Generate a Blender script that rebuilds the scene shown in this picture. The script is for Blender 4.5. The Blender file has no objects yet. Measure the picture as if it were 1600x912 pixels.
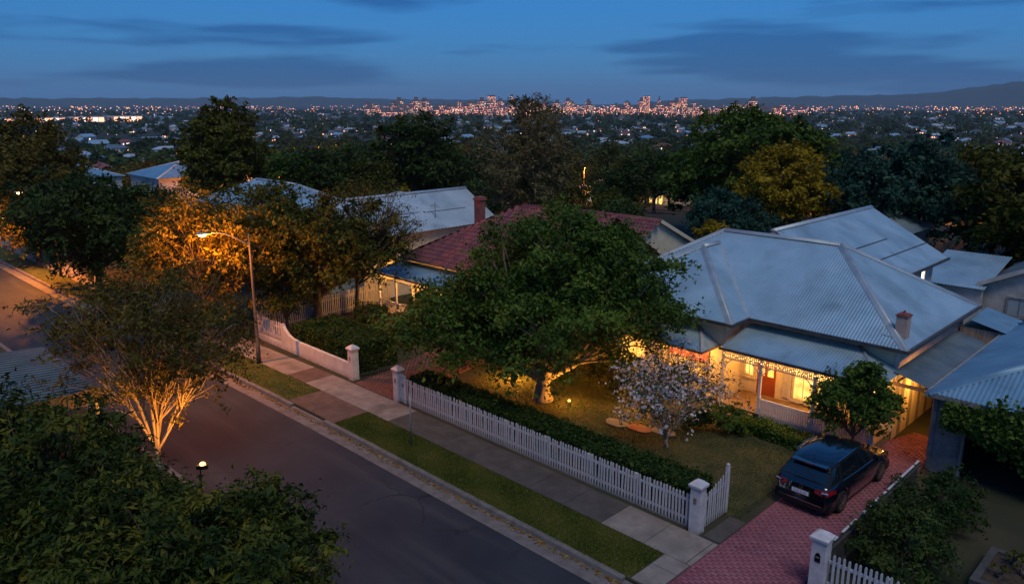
import bpy, math, random
import numpy as np
from mathutils import Vector
R = math.radians
S = bpy.context.scene
COL = S.collection

# ------------------------------------------------------------------ camera
cd = bpy.data.cameras.new('camera'); cam = bpy.data.objects.new('camera', cd); COL.objects.link(cam)
cd.sensor_width = 36; cd.lens = 27.0; cd.clip_start = .1; cd.clip_end = 60000
cam.location = (0, 0, 12); cam.rotation_euler = (R(90 - 13.857), 0, R(45)); S.camera = cam

# ------------------------------------------------------------------ sky (dusk)
W = bpy.data.worlds.new('World'); S.world = W; W.use_nodes = True
nt = W.node_tree; nd = nt.nodes; lk = nt.links; nd.clear()
out = nd.new('ShaderNodeOutputWorld'); bg = nd.new('ShaderNodeBackground'); lk.new(bg.outputs[0], out.inputs[0])
sky = nd.new('ShaderNodeTexSky'); sky.sky_type = 'NISHITA'; sky.sun_disc = False
SUN_EL = 5.0; SUN_AZ = 135.0      # the afterglow lies behind the camera
sky.sun_elevation = R(SUN_EL); sky.sun_rotation = R(SUN_AZ - 0)
sky.altitude = 60; sky.air_density = 1.0; sky.dust_density = .6; sky.ozone_density = 6.0
SKY_STRENGTH = .275
bg.inputs[1].default_value = SKY_STRENGTH
tint = nd.new('ShaderNodeMixRGB'); tint.blend_type = 'MULTIPLY'; tint.inputs[0].default_value = 1
tint.inputs[2].default_value = (.92, .95, 1.05, 1)
lk.new(sky.outputs[0], tint.inputs[1])
# thin stratus streaks low over the horizon
tc = nd.new('ShaderNodeTexCoord')
mp = nd.new('ShaderNodeMapping'); mp.inputs['Scale'].default_value = (1.6, 1.6, 16); mp.inputs['Location'].default_value = (6.8, -2.716, 6.04)
lk.new(tc.outputs['Generated'], mp.inputs[0])
nz = nd.new('ShaderNodeTexNoise'); nz.inputs['Scale'].default_value = 1.35; nz.inputs['Detail'].default_value = 6; nz.inputs['Roughness'].default_value = .52
lk.new(mp.outputs[0], nz.inputs['Vector'])
rp = nd.new('ShaderNodeValToRGB'); rp.color_ramp.elements[0].position = .50; rp.color_ramp.elements[1].position = .585
lk.new(nz.outputs[0], rp.inputs[0])
cl = nd.new('ShaderNodeMixRGB'); cl.blend_type = 'MULTIPLY'; cl.inputs[2].default_value = (.38, .50, .62, 1)
mm = nd.new('ShaderNodeMath'); mm.operation = 'MULTIPLY'; mm.inputs[1].default_value = .85
lk.new(rp.outputs[0], mm.inputs[0]); lk.new(mm.outputs[0], cl.inputs[0]); ev = nd.new('ShaderNodeMixRGB'); ev.blend_type = 'MIX'; ev.inputs[0].default_value = .72      # even blue of the evening air
ev.inputs[2].default_value = (.10, .60, 1.70, 1); lk.new(tint.outputs[0], ev.inputs[1])
lk.new(ev.outputs[0], cl.inputs[1]); lk.new(cl.outputs[0], bg.inputs[0])

# the last glow of the sun, below thin cloud: soft and weak
sd = bpy.data.lights.new('sun', 'SUN'); sd.energy = 1.35; sd.angle = R(24); sd.color = (1, .94, .82)
so = bpy.data.objects.new('sun', sd); COL.objects.link(so); so.rotation_euler = (R(30), 0, R(58)); so.location = (0, -20, 40)

S.view_settings.view_transform = 'Standard'; S.view_settings.look = 'None'
S.view_settings.exposure = 0.0; S.view_settings.gamma = 1
S.view_settings.use_curve_mapping = False
S.render.engine = 'CYCLES'
cy = S.cycles; cy.max_bounces = 4; cy.diffuse_bounces = 2; cy.glossy_bounces = 3; cy.transmission_bounces = 3
cy.transparent_max_bounces = 4; cy.volume_bounces = 0; cy.sample_clamp_indirect = 3; cy.sample_clamp_direct = 0
cy.caustics_reflective = False; cy.caustics_refractive = False; cy.use_denoising = True

# ------------------------------------------------------------------ materials
M = {}
def mat(key, c1, c2=None, scale=4, rough=.7, bump=0, bscale=None, metal=0, detail=4, stretch=(1, 1, 1), lo=.35, hi=.65, spec=.4, coat=0, gen=None):
    m = bpy.data.materials.new(key); m.use_nodes = True; M[key] = m
    t = m.node_tree; b = t.nodes['Principled BSDF']
    b.inputs['Roughness'].default_value = rough; b.inputs['Metallic'].default_value = metal
    b.inputs['Specular IOR Level'].default_value = spec; b.inputs['Coat Weight'].default_value = coat
    b.inputs['Base Color'].default_value = (*c1, 1)
    if c2 is not None or bump:
        co = t.nodes.new('ShaderNodeTexCoord'); mp = t.nodes.new('ShaderNodeMapping'); mp.inputs['Scale'].default_value = stretch
        t.links.new(co.outputs['Object'], mp.inputs[0])
    if c2 is not None:
        n = t.nodes.new('ShaderNodeTexNoise'); n.inputs['Scale'].default_value = scale; n.inputs['Detail'].default_value = detail
        n.inputs['Roughness'].default_value = .6
        t.links.new(mp.outputs[0], n.inputs['Vector'])
        r = t.nodes.new('ShaderNodeValToRGB'); r.color_ramp.elements[0].position = lo; r.color_ramp.elements[1].position = hi
        r.color_ramp.elements[0].color = (*c1, 1); r.color_ramp.elements[1].color = (*c2, 1)
        t.links.new(n.outputs[0], r.inputs[0]); t.links.new(r.outputs[0], b.inputs['Base Color'])
    if bump:
        n2 = t.nodes.new('ShaderNodeTexNoise'); n2.inputs['Scale'].default_value = bscale or scale * 4; n2.inputs['Detail'].default_value = 5
        t.links.new(mp.outputs[0], n2.inputs['Vector'])
        bp = t.nodes.new('ShaderNodeBump'); bp.inputs['Strength'].default_value = bump; bp.inputs['Distance'].default_value = .03
        t.links.new(n2.outputs[0], bp.inputs['Height']); t.links.new(bp.outputs[0], b.inputs['Normal'])
    return m
def emit(key, col, strength, sample=True, var=None):
    m = bpy.data.materials.new(key); m.use_nodes = True; M[key] = m
    t = m.node_tree; t.nodes.clear()
    o = t.nodes.new('ShaderNodeOutputMaterial'); e = t.nodes.new('ShaderNodeEmission')
    e.inputs[0].default_value = (*col, 1); e.inputs[1].default_value = strength
    if var:
        co = t.nodes.new('ShaderNodeTexCoord'); n = t.nodes.new('ShaderNodeTexNoise'); n.inputs['Scale'].default_value = var
        t.links.new(co.outputs['Object'], n.inputs['Vector'])
        r = t.nodes.new('ShaderNodeMapRange'); r.inputs[1].default_value = .35; r.inputs[2].default_value = .65
        r.inputs[3].default_value = strength * .45; r.inputs[4].default_value = strength * 1.3
        t.links.new(n.outputs[0], r.inputs[0]); t.links.new(r.outputs[0], e.inputs[1])
    t.links.new(e.outputs[0], o.inputs[0])
    if not sample:
        m.cycles.emission_sampling = 'NONE'
    return m
def leafmat(key, cols, trans=.25, rough=.55):
    """leaf colour from a per-leaf attribute"""
    m = bpy.data.materials.new(key); m.use_nodes = True; M[key] = m
    t = m.node_tree; b = t.nodes['Principled BSDF']; o = t.nodes['Material Output']
    a = t.nodes.new('ShaderNodeAttribute'); a.attribute_name = 'tint'
    r = t.nodes.new('ShaderNodeValToRGB')
    el = r.color_ramp.elements
    while len(el) < len(cols): el.new(.5)
    for i, c in enumerate(cols):
        el[i].position = i / (len(cols) - 1); el[i].color = (*c, 1)
    t.links.new(a.outputs['Fac'], r.inputs[0]); t.links.new(r.outputs[0], b.inputs['Base Color'])
    b.inputs['Roughness'].default_value = rough; b.inputs['Specular IOR Level'].default_value = .12
    tr = t.nodes.new('ShaderNodeBsdfTranslucent'); t.links.new(r.outputs[0], tr.inputs[0])
    mx = t.nodes.new('ShaderNodeMixShader'); mx.inputs[0].default_value = trans
    t.links.new(b.outputs[0], mx.inputs[1]); t.links.new(tr.outputs[0], mx.inputs[2]); t.links.new(mx.outputs[0], o.inputs[0])
    return m

mat('ground', (.018, .024, .010), (.050, .042, .022), scale=.35, rough=.95, bump=.5, bscale=6, detail=8)
mat('valley', (.014, .020, .010), (.036, .034, .020), scale=.02, rough=.95)
mat('asphalt', (.013, .017, .025), (.027, .032, .041), scale=.45, rough=.8, bump=.4, bscale=70, detail=12, lo=.3, hi=.7)
mat('gutter_concrete', (.11, .095, .09), (.17, .15, .14), scale=2.5, rough=.85, bump=.3, bscale=30)
mat('kerb_concrete', (.10, .09, .085), (.17, .15, .14), scale=3, rough=.85, bump=.3, bscale=30)
mat('slab_light', (.17, .14, .12), (.26, .22, .19), scale=2.2, rough=.85, bump=.25, bscale=40)
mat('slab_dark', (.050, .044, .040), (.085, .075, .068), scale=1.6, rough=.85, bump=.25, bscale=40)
mat('slab_brown', (.085, .055, .042), (.125, .08, .062), scale=2, rough=.85, bump=.25, bscale=40)
mat('verge_soil', (.042, .060, .009), (.10, .092, .018), scale=1.3, rough=.95, bump=.6, bscale=30, detail=8)
mat('lawn', (.030, .036, .010), (.085, .066, .024), scale=1.1, rough=.95, bump=.6, bscale=30, detail=8)
mat('mulch', (.035, .022, .014), (.075, .048, .030), scale=6, rough=.95, bump=.7, bscale=25)
mat('white_paint', (.46, .42, .42), (.60, .56, .56), scale=5, rough=.5, bump=.08, bscale=30)
mat('cream_paint', (.62, .52, .36), (.72, .62, .45), scale=3, rough=.55, bump=.08, bscale=20)
mat('aged_wall', (.44, .38, .33), (.62, .56, .50), scale=2.2, rough=.75, bump=.2, bscale=18, detail=8)
mat('render_wall', (.42, .40, .39), (.56, .54, .53), scale=1.5, rough=.7, bump=.1, bscale=20)
mat('iron', (.28, .41, .47), (.47, .60, .66), scale=.6, rough=.36, metal=.45, detail=12, lo=.25, hi=.75)
mat('iron_blue', (.15, .28, .36), (.28, .42, .50), scale=.8, rough=.36, metal=.45, detail=12, lo=.25, hi=.75)
mat('iron_white', (.36, .42, .45), (.54, .59, .61), scale=.5, rough=.42, metal=.25, detail=12, lo=.25, hi=.75)
mat('iron_dark', (.085, .12, .145), (.15, .19, .22), scale=.9, rough=.5, metal=.2, detail=9)
mat('carport_iron', (.085, .14, .165), (.13, .20, .225), scale=.9, rough=.45, metal=.3)
mat('paling_dark', (.035, .034, .032), (.07, .066, .060), scale=3, stretch=(4, 4, .3), rough=.85)
mat('stained_block', (.16, .13, .12), (.28, .24, .22), scale=3, rough=.85, bump=.4)
mat('flashing', (.30, .34, .37), (.40, .44, .46), scale=2, rough=.45, metal=.2)
mat('guttering', (.055, .045, .042), (.09, .075, .07), scale=4, rough=.5)
mat('tile_red', (.16, .045, .045), (.27, .085, .075), scale=3, rough=.7, bump=.15)
mat('tile_red_b', (.11, .035, .04), (.20, .06, .058), scale=3, rough=.7, bump=.15)
mat('brick_red', (.20, .055, .045), (.30, .10, .08), scale=6, rough=.85, bump=.3, bscale=30)
mat('render_pink', (.40, .27, .22), (.52, .38, .31), scale=5, rough=.8, bump=.35, bscale=14)
mat('pole_timber', (.050, .042, .036), (.085, .072, .062), scale=3, stretch=(4, 4, .3), rough=.85, bump=.3)
mat('timber', (.16, .10, .06), (.26, .17, .11), scale=3, stretch=(1, 1, .15), rough=.75, bump=.2)
mat('timber_grey', (.20, .17, .15), (.32, .28, .25), scale=3, stretch=(4, 4, .3), rough=.8, bump=.3)
mat('door_red', (.22, .045, .02), (.30, .07, .03), scale=4, rough=.4)
mat('bark', (.085, .06, .042), (.17, .125, .09), scale=5, stretch=(3, 3, .6), rough=.9, bump=.7, bscale=12)
mat('bark_dark', (.035, .028, .022), (.07, .056, .044), scale=5, rough=.9)
mat('bark_pale', (.26, .20, .14), (.42, .33, .24), scale=4, stretch=(3, 3, .6), rough=.85, bump=.6, bscale=12)
mat('black_metal', (.012, .012, .013), rough=.45, metal=.6)
mat('galv', (.22, .22, .22), (.32, .32, .32), scale=5, rough=.5, metal=.5)
mat('dark_inside', (.02, .018, .016), rough=.9)
mat('hedge_core', (.010, .014, .006), rough=1)
mat('hill', (.030, .040, .030), (.045, .052, .040), scale=.002, rough=1)
mat('city_wall', (.16, .13, .13), (.26, .22, .22), scale=.02, rough=.8)
mat('plate', (.70, .68, .72), rough=.4)
mat('plate_ink', (.10, .06, .12), rough=.5)
mat('planter_stone', (.28, .24, .21), (.42, .37, .33), scale=3, rough=.9, bump=.3)
mat('water', (.25, .36, .45), rough=.08, spec=.6)
leafmat('leaf_green', [(0.022, 0.045, 0.007), (0.062, 0.110, 0.015), (0.130, 0.189, 0.025)])
leafmat('leaf_deep', [(0.014, 0.029, 0.007), (0.036, 0.061, 0.014), (0.075, 0.107, 0.022)])
leafmat('leaf_olive', [(0.030, 0.037, 0.005), (0.078, 0.082, 0.010), (0.140, 0.133, 0.019)])
leafmat('leaf_brown', [(0.050, 0.041, 0.007), (0.110, 0.086, 0.014), (0.180, 0.133, 0.022)])
leafmat('leaf_gum', [(.07, .058, .022), (.14, .115, .045), (.22, .18, .075)])
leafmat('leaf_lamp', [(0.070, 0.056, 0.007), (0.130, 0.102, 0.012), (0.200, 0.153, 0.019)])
leafmat('leaf_teal', [(.012, .040, .030), (.028, .076, .052), (.055, .12, .075)])
leafmat('leaf_yellow', [(.16, .11, .006), (.30, .20, .010), (.42, .29, .02)])
leafmat('leaf_near', [(0.014, 0.027, 0.006), (0.036, 0.057, 0.010), (0.085, 0.102, 0.014), (0.190, 0.153, 0.019)])
leafmat('leaf_hedge', [(0.012, 0.029, 0.006), (0.028, 0.057, 0.010), (0.055, 0.090, 0.015)])
leafmat('petal', [(.55, .45, .50), (.70, .62, .64), (.80, .76, .76)], trans=.4)
leafmat('petal_pink', [(.45, .28, .30), (.60, .46, .47), (.72, .64, .63)], trans=.4)
leafmat('grass_blade', [(.040, .068, .007), (.082, .108, .012), (.15, .135, .026)], trans=.3)
leafmat('fallen', [(.10, .05, .015), (.22, .13, .03), (.30, .20, .06)], trans=.1)
emit('sodium', (1, .45, .08), 40)
emit('bulb', (1, .50, .13), 5, sample=False)
emit('flood_lens', (1, .50, .10), 9)
emit('garden_lens', (1, .55, .12), 3.0, sample=False)
emit('window_warm', (1, .42, .07), 2.0, var=1.4)
emit('window_gold', (1, .52, .11), 2.2, var=2.0)
emit('window_red', (1, .14, .03), 2.0, var=4)
emit('window_white', (1, .86, .70), 2.2)
emit('far_warm', (1, .36, .19), 3.8, sample=False)
emit('far_white', (1, .70, .56), 2.8, sample=False)
emit('far_red', (1, .22, .24), 3.4, sample=False)
emit('far_gold', (1, .60, .18), 1.5, sample=False)
emit('far_orange', (1, .34, .05), 5, sample=False)

# wear: soil splash at the foot of painted timber, rust bloom on old iron, cracks and worn lanes in the asphalt
def overlay(key, col, build):
    t = M[key].node_tree; b = t.nodes['Principled BSDF']; src = b.inputs['Base Color'].links[0].from_socket
    mx = t.nodes.new('ShaderNodeMixRGB'); mx.inputs[2].default_value = (*col, 1); t.links.new(src, mx.inputs[1]); t.links.new(mx.outputs[0], b.inputs['Base Color'])
    co = t.nodes.new('ShaderNodeTexCoord'); t.links.new(build(t, co.outputs['Object']), mx.inputs[0])
def n_noise(t, co, scale, lo, hi, amp, stretch=(1, 1, 1)):
    mp = t.nodes.new('ShaderNodeMapping'); mp.inputs['Scale'].default_value = stretch; t.links.new(co, mp.inputs[0])
    n = t.nodes.new('ShaderNodeTexNoise'); n.inputs['Scale'].default_value = scale; n.inputs['Detail'].default_value = 8; t.links.new(mp.outputs[0], n.inputs['Vector'])
    r = t.nodes.new('ShaderNodeMapRange'); r.inputs[1].default_value = lo; r.inputs[2].default_value = hi; r.inputs[3].default_value = 0; r.inputs[4].default_value = amp; t.links.new(n.outputs[0], r.inputs[0]); return r.outputs[0]
def splash(t, co):
    s = t.nodes.new('ShaderNodeSeparateXYZ'); t.links.new(co, s.inputs[0])
    r = t.nodes.new('ShaderNodeMapRange'); r.inputs[1].default_value = .26; r.inputs[2].default_value = .0; r.inputs[3].default_value = 0; r.inputs[4].default_value = .8; t.links.new(s.outputs[2], r.inputs[0])
    m = t.nodes.new('ShaderNodeMath'); m.operation = 'MULTIPLY'; t.links.new(r.outputs[0], m.inputs[0]); t.links.new(n_noise(t, co, 9, .3, .65, 1), m.inputs[1]); return m.outputs[0]
overlay('white_paint', (.12, .095, .07), splash); overlay('render_wall', (.16, .13, .11), splash)
for k in ('iron', 'iron_white', 'iron_blue'):
    overlay(k, (.15, .15, .14), lambda t, co: n_noise(t, co, 1.3, .58, .78, .4))
    overlay(k, (.10, .13, .14), lambda t, co: n_noise(t, co, .5, .50, .72, .35, (1, 1, .3)))
overlay('asphalt', (.050, .050, .052), lambda t, co: n_noise(t, co, .9, .50, .72, .75, (.12, 1.3, 1)))
def cracks(t, co):
    v = t.nodes.new('ShaderNodeTexVoronoi'); v.feature = 'DISTANCE_TO_EDGE'; v.inputs['Scale'].default_value = .38
    nz_ = t.nodes.new('ShaderNodeTexNoise'); nz_.inputs['Scale'].default_value = 1.6; t.links.new(co, nz_.inputs['Vector'])
    a = t.nodes.new('ShaderNodeVectorMath'); a.operation = 'MULTIPLY_ADD'; a.inputs[1].default_value = (.7, .7, .7); t.links.new(nz_.outputs['Color'], a.inputs[0]); t.links.new(co, a.inputs[2]); t.links.new(a.outputs[0], v.inputs['Vector'])
    r = t.nodes.new('ShaderNodeMapRange'); r.inputs[1].default_value = .006; r.inputs[2].default_value = .016; r.inputs[3].default_value = .8; r.inputs[4].default_value = 0; t.links.new(v.outputs['Distance'], r.inputs[0])
    m = t.nodes.new('ShaderNodeMath'); m.operation = 'MULTIPLY'; t.links.new(r.outputs[0], m.inputs[0]); t.links.new(n_noise(t, co, .25, .48, .6, 1), m.inputs[1]); return m.outputs[0]
overlay('asphalt', (.006, .006, .007), cracks)
for k in ('slab_light', 'slab_dark', 'slab_brown'): overlay(k, (.045, .038, .032), lambda t, co: n_noise(t, co, 1.1, .52, .72, .7))

# ------------------------------------------------------------------ builders
OFF = {}
class MB:
    def __init__(s): s.v = []; s.f = []; s.m = []
    def add(s, vs, fs, mi=0):
        o = len(s.v); s.v += [tuple(map(float, v)) for v in vs]; s.f += [tuple(i + o for i in f) for f in fs]; s.m += [mi] * len(fs); return s
    def box(s, x0, x1, y0, y1, z0, z1, mi=0):
        return s.add([(x0, y0, z0), (x1, y0, z0), (x1, y1, z0), (x0, y1, z0), (x0, y0, z1), (x1, y0, z1), (x1, y1, z1), (x0, y1, z1)],
                     [(0, 3, 2, 1), (4, 5, 6, 7), (0, 1, 5, 4), (1, 2, 6, 5), (2, 3, 7, 6), (3, 0, 4, 7)], mi)
    def bar(s, p0, p1, w, h, mi=0, up=(0, 0, 1)):
        p0 = Vector(p0); p1 = Vector(p1); d = (p1 - p0).normalized(); u = Vector(up)
        r = d.cross(u)
        if r.length < 1e-4: r = d.cross(Vector((1, 0, 0)))
        r.normalize(); u = r.cross(d).normalized(); r *= w / 2; u = u * h / 2
        vs = [p0 - r - u, p0 + r - u, p0 + r + u, p0 - r + u, p1 - r - u, p1 + r - u, p1 + r + u, p1 - r + u]
        return s.add(vs, [(0, 1, 2, 3), (7, 6, 5, 4), (0, 4, 5, 1), (1, 5, 6, 2), (2, 6, 7, 3), (3, 7, 4, 0)], mi)
    def tube(s, pts, rad, n=8, mi=0, cap=True):
        pts = [Vector(p) for p in pts]
        if not hasattr(rad, '__len__'): rad = [rad] * len(pts)
        o = len(s.v); ref = Vector((.31, .17, .93))
        for i, p in enumerate(pts):
            d = (pts[min(i + 1, len(pts) - 1)] - pts[max(i - 1, 0)])
            d = d.normalized() if d.length > 1e-6 else Vector((0, 0, 1))
            a = d.cross(ref)
            if a.length < .1: a = d.cross(Vector((1, 0, 0)))
            a.normalize(); b = d.cross(a)
            for k in range(n):
                t = 2 * math.pi * k / n; q = p + (a * math.cos(t) + b * math.sin(t)) * rad[i]; s.v.append(tuple(q))
        for i in range(len(pts) - 1):
            for k in range(n):
                s.f.append((o + i * n + k, o + i * n + (k + 1) % n, o + (i + 1) * n + (k + 1) % n, o + (i + 1) * n + k)); s.m.append(mi)
        if cap:
            s.f.append(tuple(o + k for k in range(n - 1, -1, -1))); s.m.append(mi)
            e = o + (len(pts) - 1) * n; s.f.append(tuple(e + k for k in range(n))); s.m.append(mi)
        return s
    def lathe(s, c, prof, n=12, mi=0):
        o = len(s.v)
        for r, z in prof:
            for k in range(n):
                t = 2 * math.pi * k / n; s.v.append((c[0] + r * math.cos(t), c[1] + r * math.sin(t), c[2] + z))
        for i in range(len(prof) - 1):
            for k in range(n):
                s.f.append((o + i * n + k, o + i * n + (k + 1) % n, o + (i + 1) * n + (k + 1) % n, o + (i + 1) * n + k)); s.m.append(mi)
        s.f.append(tuple(o + k for k in range(n - 1, -1, -1))); s.m.append(mi)
        e = o + (len(prof) - 1) * n; s.f.append(tuple(e + k for k in range(n))); s.m.append(mi)
        return s
    def poly(s, pts, mi=0): return s.add(pts, [tuple(range(len(pts)))], mi)
    def slab(s, poly, z0, z1, mi=0):
        n = len(poly)
        return s.add([(x, y, z0) for x, y in poly] + [(x, y, z1) for x, y in poly],
                     [tuple(range(n - 1, -1, -1)), tuple(range(n, 2 * n))] + [(i, (i + 1) % n, n + (i + 1) % n, n + i) for i in range(n)], mi)
    def build(s, name, mats, parent=None, smooth=False, org=None):
        off = Vector(OFF.get(parent.name, (0, 0, 0))) if parent else Vector(org or (0, 0, 0))
        me = bpy.data.meshes.new(name)
        me.from_pydata([(x - off.x, y - off.y, z - off.z) for x, y, z in s.v], [], s.f)
        ms = mats if isinstance(mats, (list, tuple)) else [mats]
        for k in ms: me.materials.append(M[k])
        if len(ms) > 1: me.polygons.foreach_set('material_index', s.m)
        if smooth: me.polygons.foreach_set('use_smooth', [True] * len(me.polygons))
        me.update()
        o = bpy.data.objects.new(name, me); COL.objects.link(o)
        if parent: o.parent = parent; OFF[o.name] = tuple(off)
        elif org: o.location = org; OFF[o.name] = tuple(org)
        return o
def thing(name, label, cat, loc, group=None, rz=0, local=False):
    o = bpy.data.objects.new(name, None); COL.objects.link(o); o.location = loc; o.rotation_euler = (0, 0, rz)
    o.empty_display_size = .3
    OFF[o.name] = (0, 0, 0) if local else tuple(loc)
    return tag(o, label, cat, group)
def tag(o, label, cat, group=None):
    o['label'] = label; o['category'] = cat
    if group: o['group'] = group
    return o
def kind(o, k):
    o['kind'] = k; return o
def inst(src, parent, loc, rz=0, name=None, scale=None, rot=None):
    """another object on the mesh of src"""
    c = bpy.data.objects.new(name or src.name.split('.')[0], src.data if hasattr(src, 'data') else src); COL.objects.link(c)
    if parent:
        c.parent = parent; o = OFF.get(parent.name, (0, 0, 0)); loc = (loc[0] - o[0], loc[1] - o[1], loc[2] - o[2])
    c.location = loc; c.rotation_euler = rot or (0, 0, rz)
    if scale: c.scale = scale if hasattr(scale, '__len__') else (scale,) * 3
    return c
def np_mesh(name, v, quads, mats, tint=None, smooth=False, mi=None):
    me = bpy.data.meshes.new(name); v = np.asarray(v, np.float32); quads = np.asarray(quads, np.int32); k = quads.shape[1]
    me.vertices.add(len(v)); me.vertices.foreach_set('co', v.ravel())
    me.loops.add(quads.size); me.loops.foreach_set('vertex_index', quads.ravel())
    me.polygons.add(len(quads)); me.polygons.foreach_set('loop_start', np.arange(0, quads.size, k, dtype=np.int32))
    me.polygons.foreach_set('loop_total', np.full(len(quads), k, np.int32))
    if smooth: me.polygons.foreach_set('use_smooth', np.ones(len(quads), bool))
    for q in (mats if isinstance(mats, (list, tuple)) else [mats]): me.materials.append(M[q])
    if mi is not None: me.polygons.foreach_set('material_index', np.asarray(mi, np.int32))
    me.update(calc_edges=True)
    if tint is not None:
        a = me.attributes.new('tint', 'FLOAT', 'FACE'); a.data.foreach_set('value', np.asarray(tint, np.float32))
    return me
def nrm(a): return a / np.maximum(np.linalg.norm(a, axis=1, keepdims=True), 1e-9)
def leaves(rg, pos, out_dir, L, wr, tint, name, mats, spread=.8, mi=None):
    """one kite-shaped, slightly folded leaf per position"""
    N = len(pos)
    n = nrm(out_dir + rg.normal(0, spread, (N, 3)))
    a = nrm(np.cross(n, rg.normal(0, 1, (N, 3)))); b = np.cross(n, a)
    l = (L * np.clip(rg.lognormal(-.05, .34, N), .4, 2.0))[:, None]; w = l * wr * rg.uniform(.7, 1.3, (N, 1))
    v = np.empty((N, 4, 3), np.float32)
    v[:, 0] = pos - a * l * .5; v[:, 1] = pos + b * w * .5 + n * l * .08; v[:, 2] = pos + a * l * .5 - n * l * .12; v[:, 3] = pos - b * w * .5 + n * l * .08
    return np_mesh(name, v.reshape(-1, 3), np.arange(N * 4).reshape(-1, 4), mats, tint, mi=mi)
def addmesh(me, name, parent=None):
    o = bpy.data.objects.new(name, me); COL.objects.link(o)
    if parent: o.parent = parent; OFF[o.name] = OFF.get(parent.name, (0, 0, 0))
    return o

def grow(rg, base, ells, nc, limbs, trunk_r, fork, lobes=.28, low=.25, twig=.02, sides=6, sub=True, bow=None):
    """clump centres inside the crown ellipsoids, and a branch skeleton that reaches them. Local coordinates."""
    vol = np.array([e[3] * e[4] * e[5] for e in ells]); cnt = np.maximum(1, (nc * vol / vol.sum()).astype(int))
    C = []; Nn = []
    for e, k in zip(ells, cnt):
        d = nrm(rg.normal(0, 1, (k * 2, 3))); d = d[(d[:, 2] > -.55) | (rg.random(k * 2) < low)][:k]
        ph = rg.uniform(0, 6.28, 6)
        lob = 1 + lobes * (np.sin(d[:, 0] * 4 + ph[0]) * np.sin(d[:, 1] * 4 + ph[1]) + .6 * np.sin(d[:, 2] * 6 + ph[2] + d[:, 0] * 3)) * .8
        r = (.35 + .65 * rg.random(len(d)) ** .55) * lob
        C.append(np.array(e[:3]) + d * r[:, None] * np.array(e[3:6])); Nn.append(d)
    C = np.concatenate(C); Nn = np.concatenate(Nn)
    mb = MB(); fork = np.array(fork, float)
    p = [np.zeros(3), fork * .35 + rg.normal(0, trunk_r * .3, 3) * [1, 1, 0], fork * .7 + rg.normal(0, trunk_r * .35, 3) * [1, 1, 0], fork]
    mb.tube([np.array([0, 0, -.1]), np.array([0, 0, .12])] + p[1:], [trunk_r * 1.45, trunk_r * 1.15, trunk_r * .95, trunk_r * .85, trunk_r * .8], 10)
    k = min(limbs, len(C)); cen = C[rg.choice(len(C), k, replace=False)]
    for _ in range(6):
        lab = ((C[:, None] - cen[None]) ** 2).sum(2).argmin(1)
        cen = np.array([C[lab == j].mean(0) if (lab == j).any() else cen[j] for j in range(k)])
    def branch(a, b, ra, rb, sag, n):
        t = np.linspace(0, 1, 4)[:, None]; L = np.linalg.norm(b - a)
        mid = a + (b - a) * t + np.array([0, 0, 1]) * (np.sin(t * math.pi) * sag * L) + rg.normal(0, .035 * L, (4, 3)) * np.sin(t * math.pi)
        mb.tube(mid, list(np.linspace(ra, rb, 4)), n, cap=False); return mid
    for j in range(k):
        mine = C[lab == j]
        if not len(mine): continue
        rl = trunk_r * (.32 + .35 * math.sqrt(len(mine) / len(C) * k) * .7)
        start = p[2] + (fork - p[2]) * rg.uniform(.3, 1.0)
        end = start + (cen[j] - start) * .78
        mid = branch(start, end, rl, rl * .5, bow if bow is not None else (-.04 if cen[j][2] > fork[2] else .12), sides)
        if sub:
            for q in mine:
                s0 = mid[rg.integers(1, 4)]
                branch(s0, q, max(rl * .34, twig), twig * .5, .03, 4)
    return C, Nn, mb
TREES = {}
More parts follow.
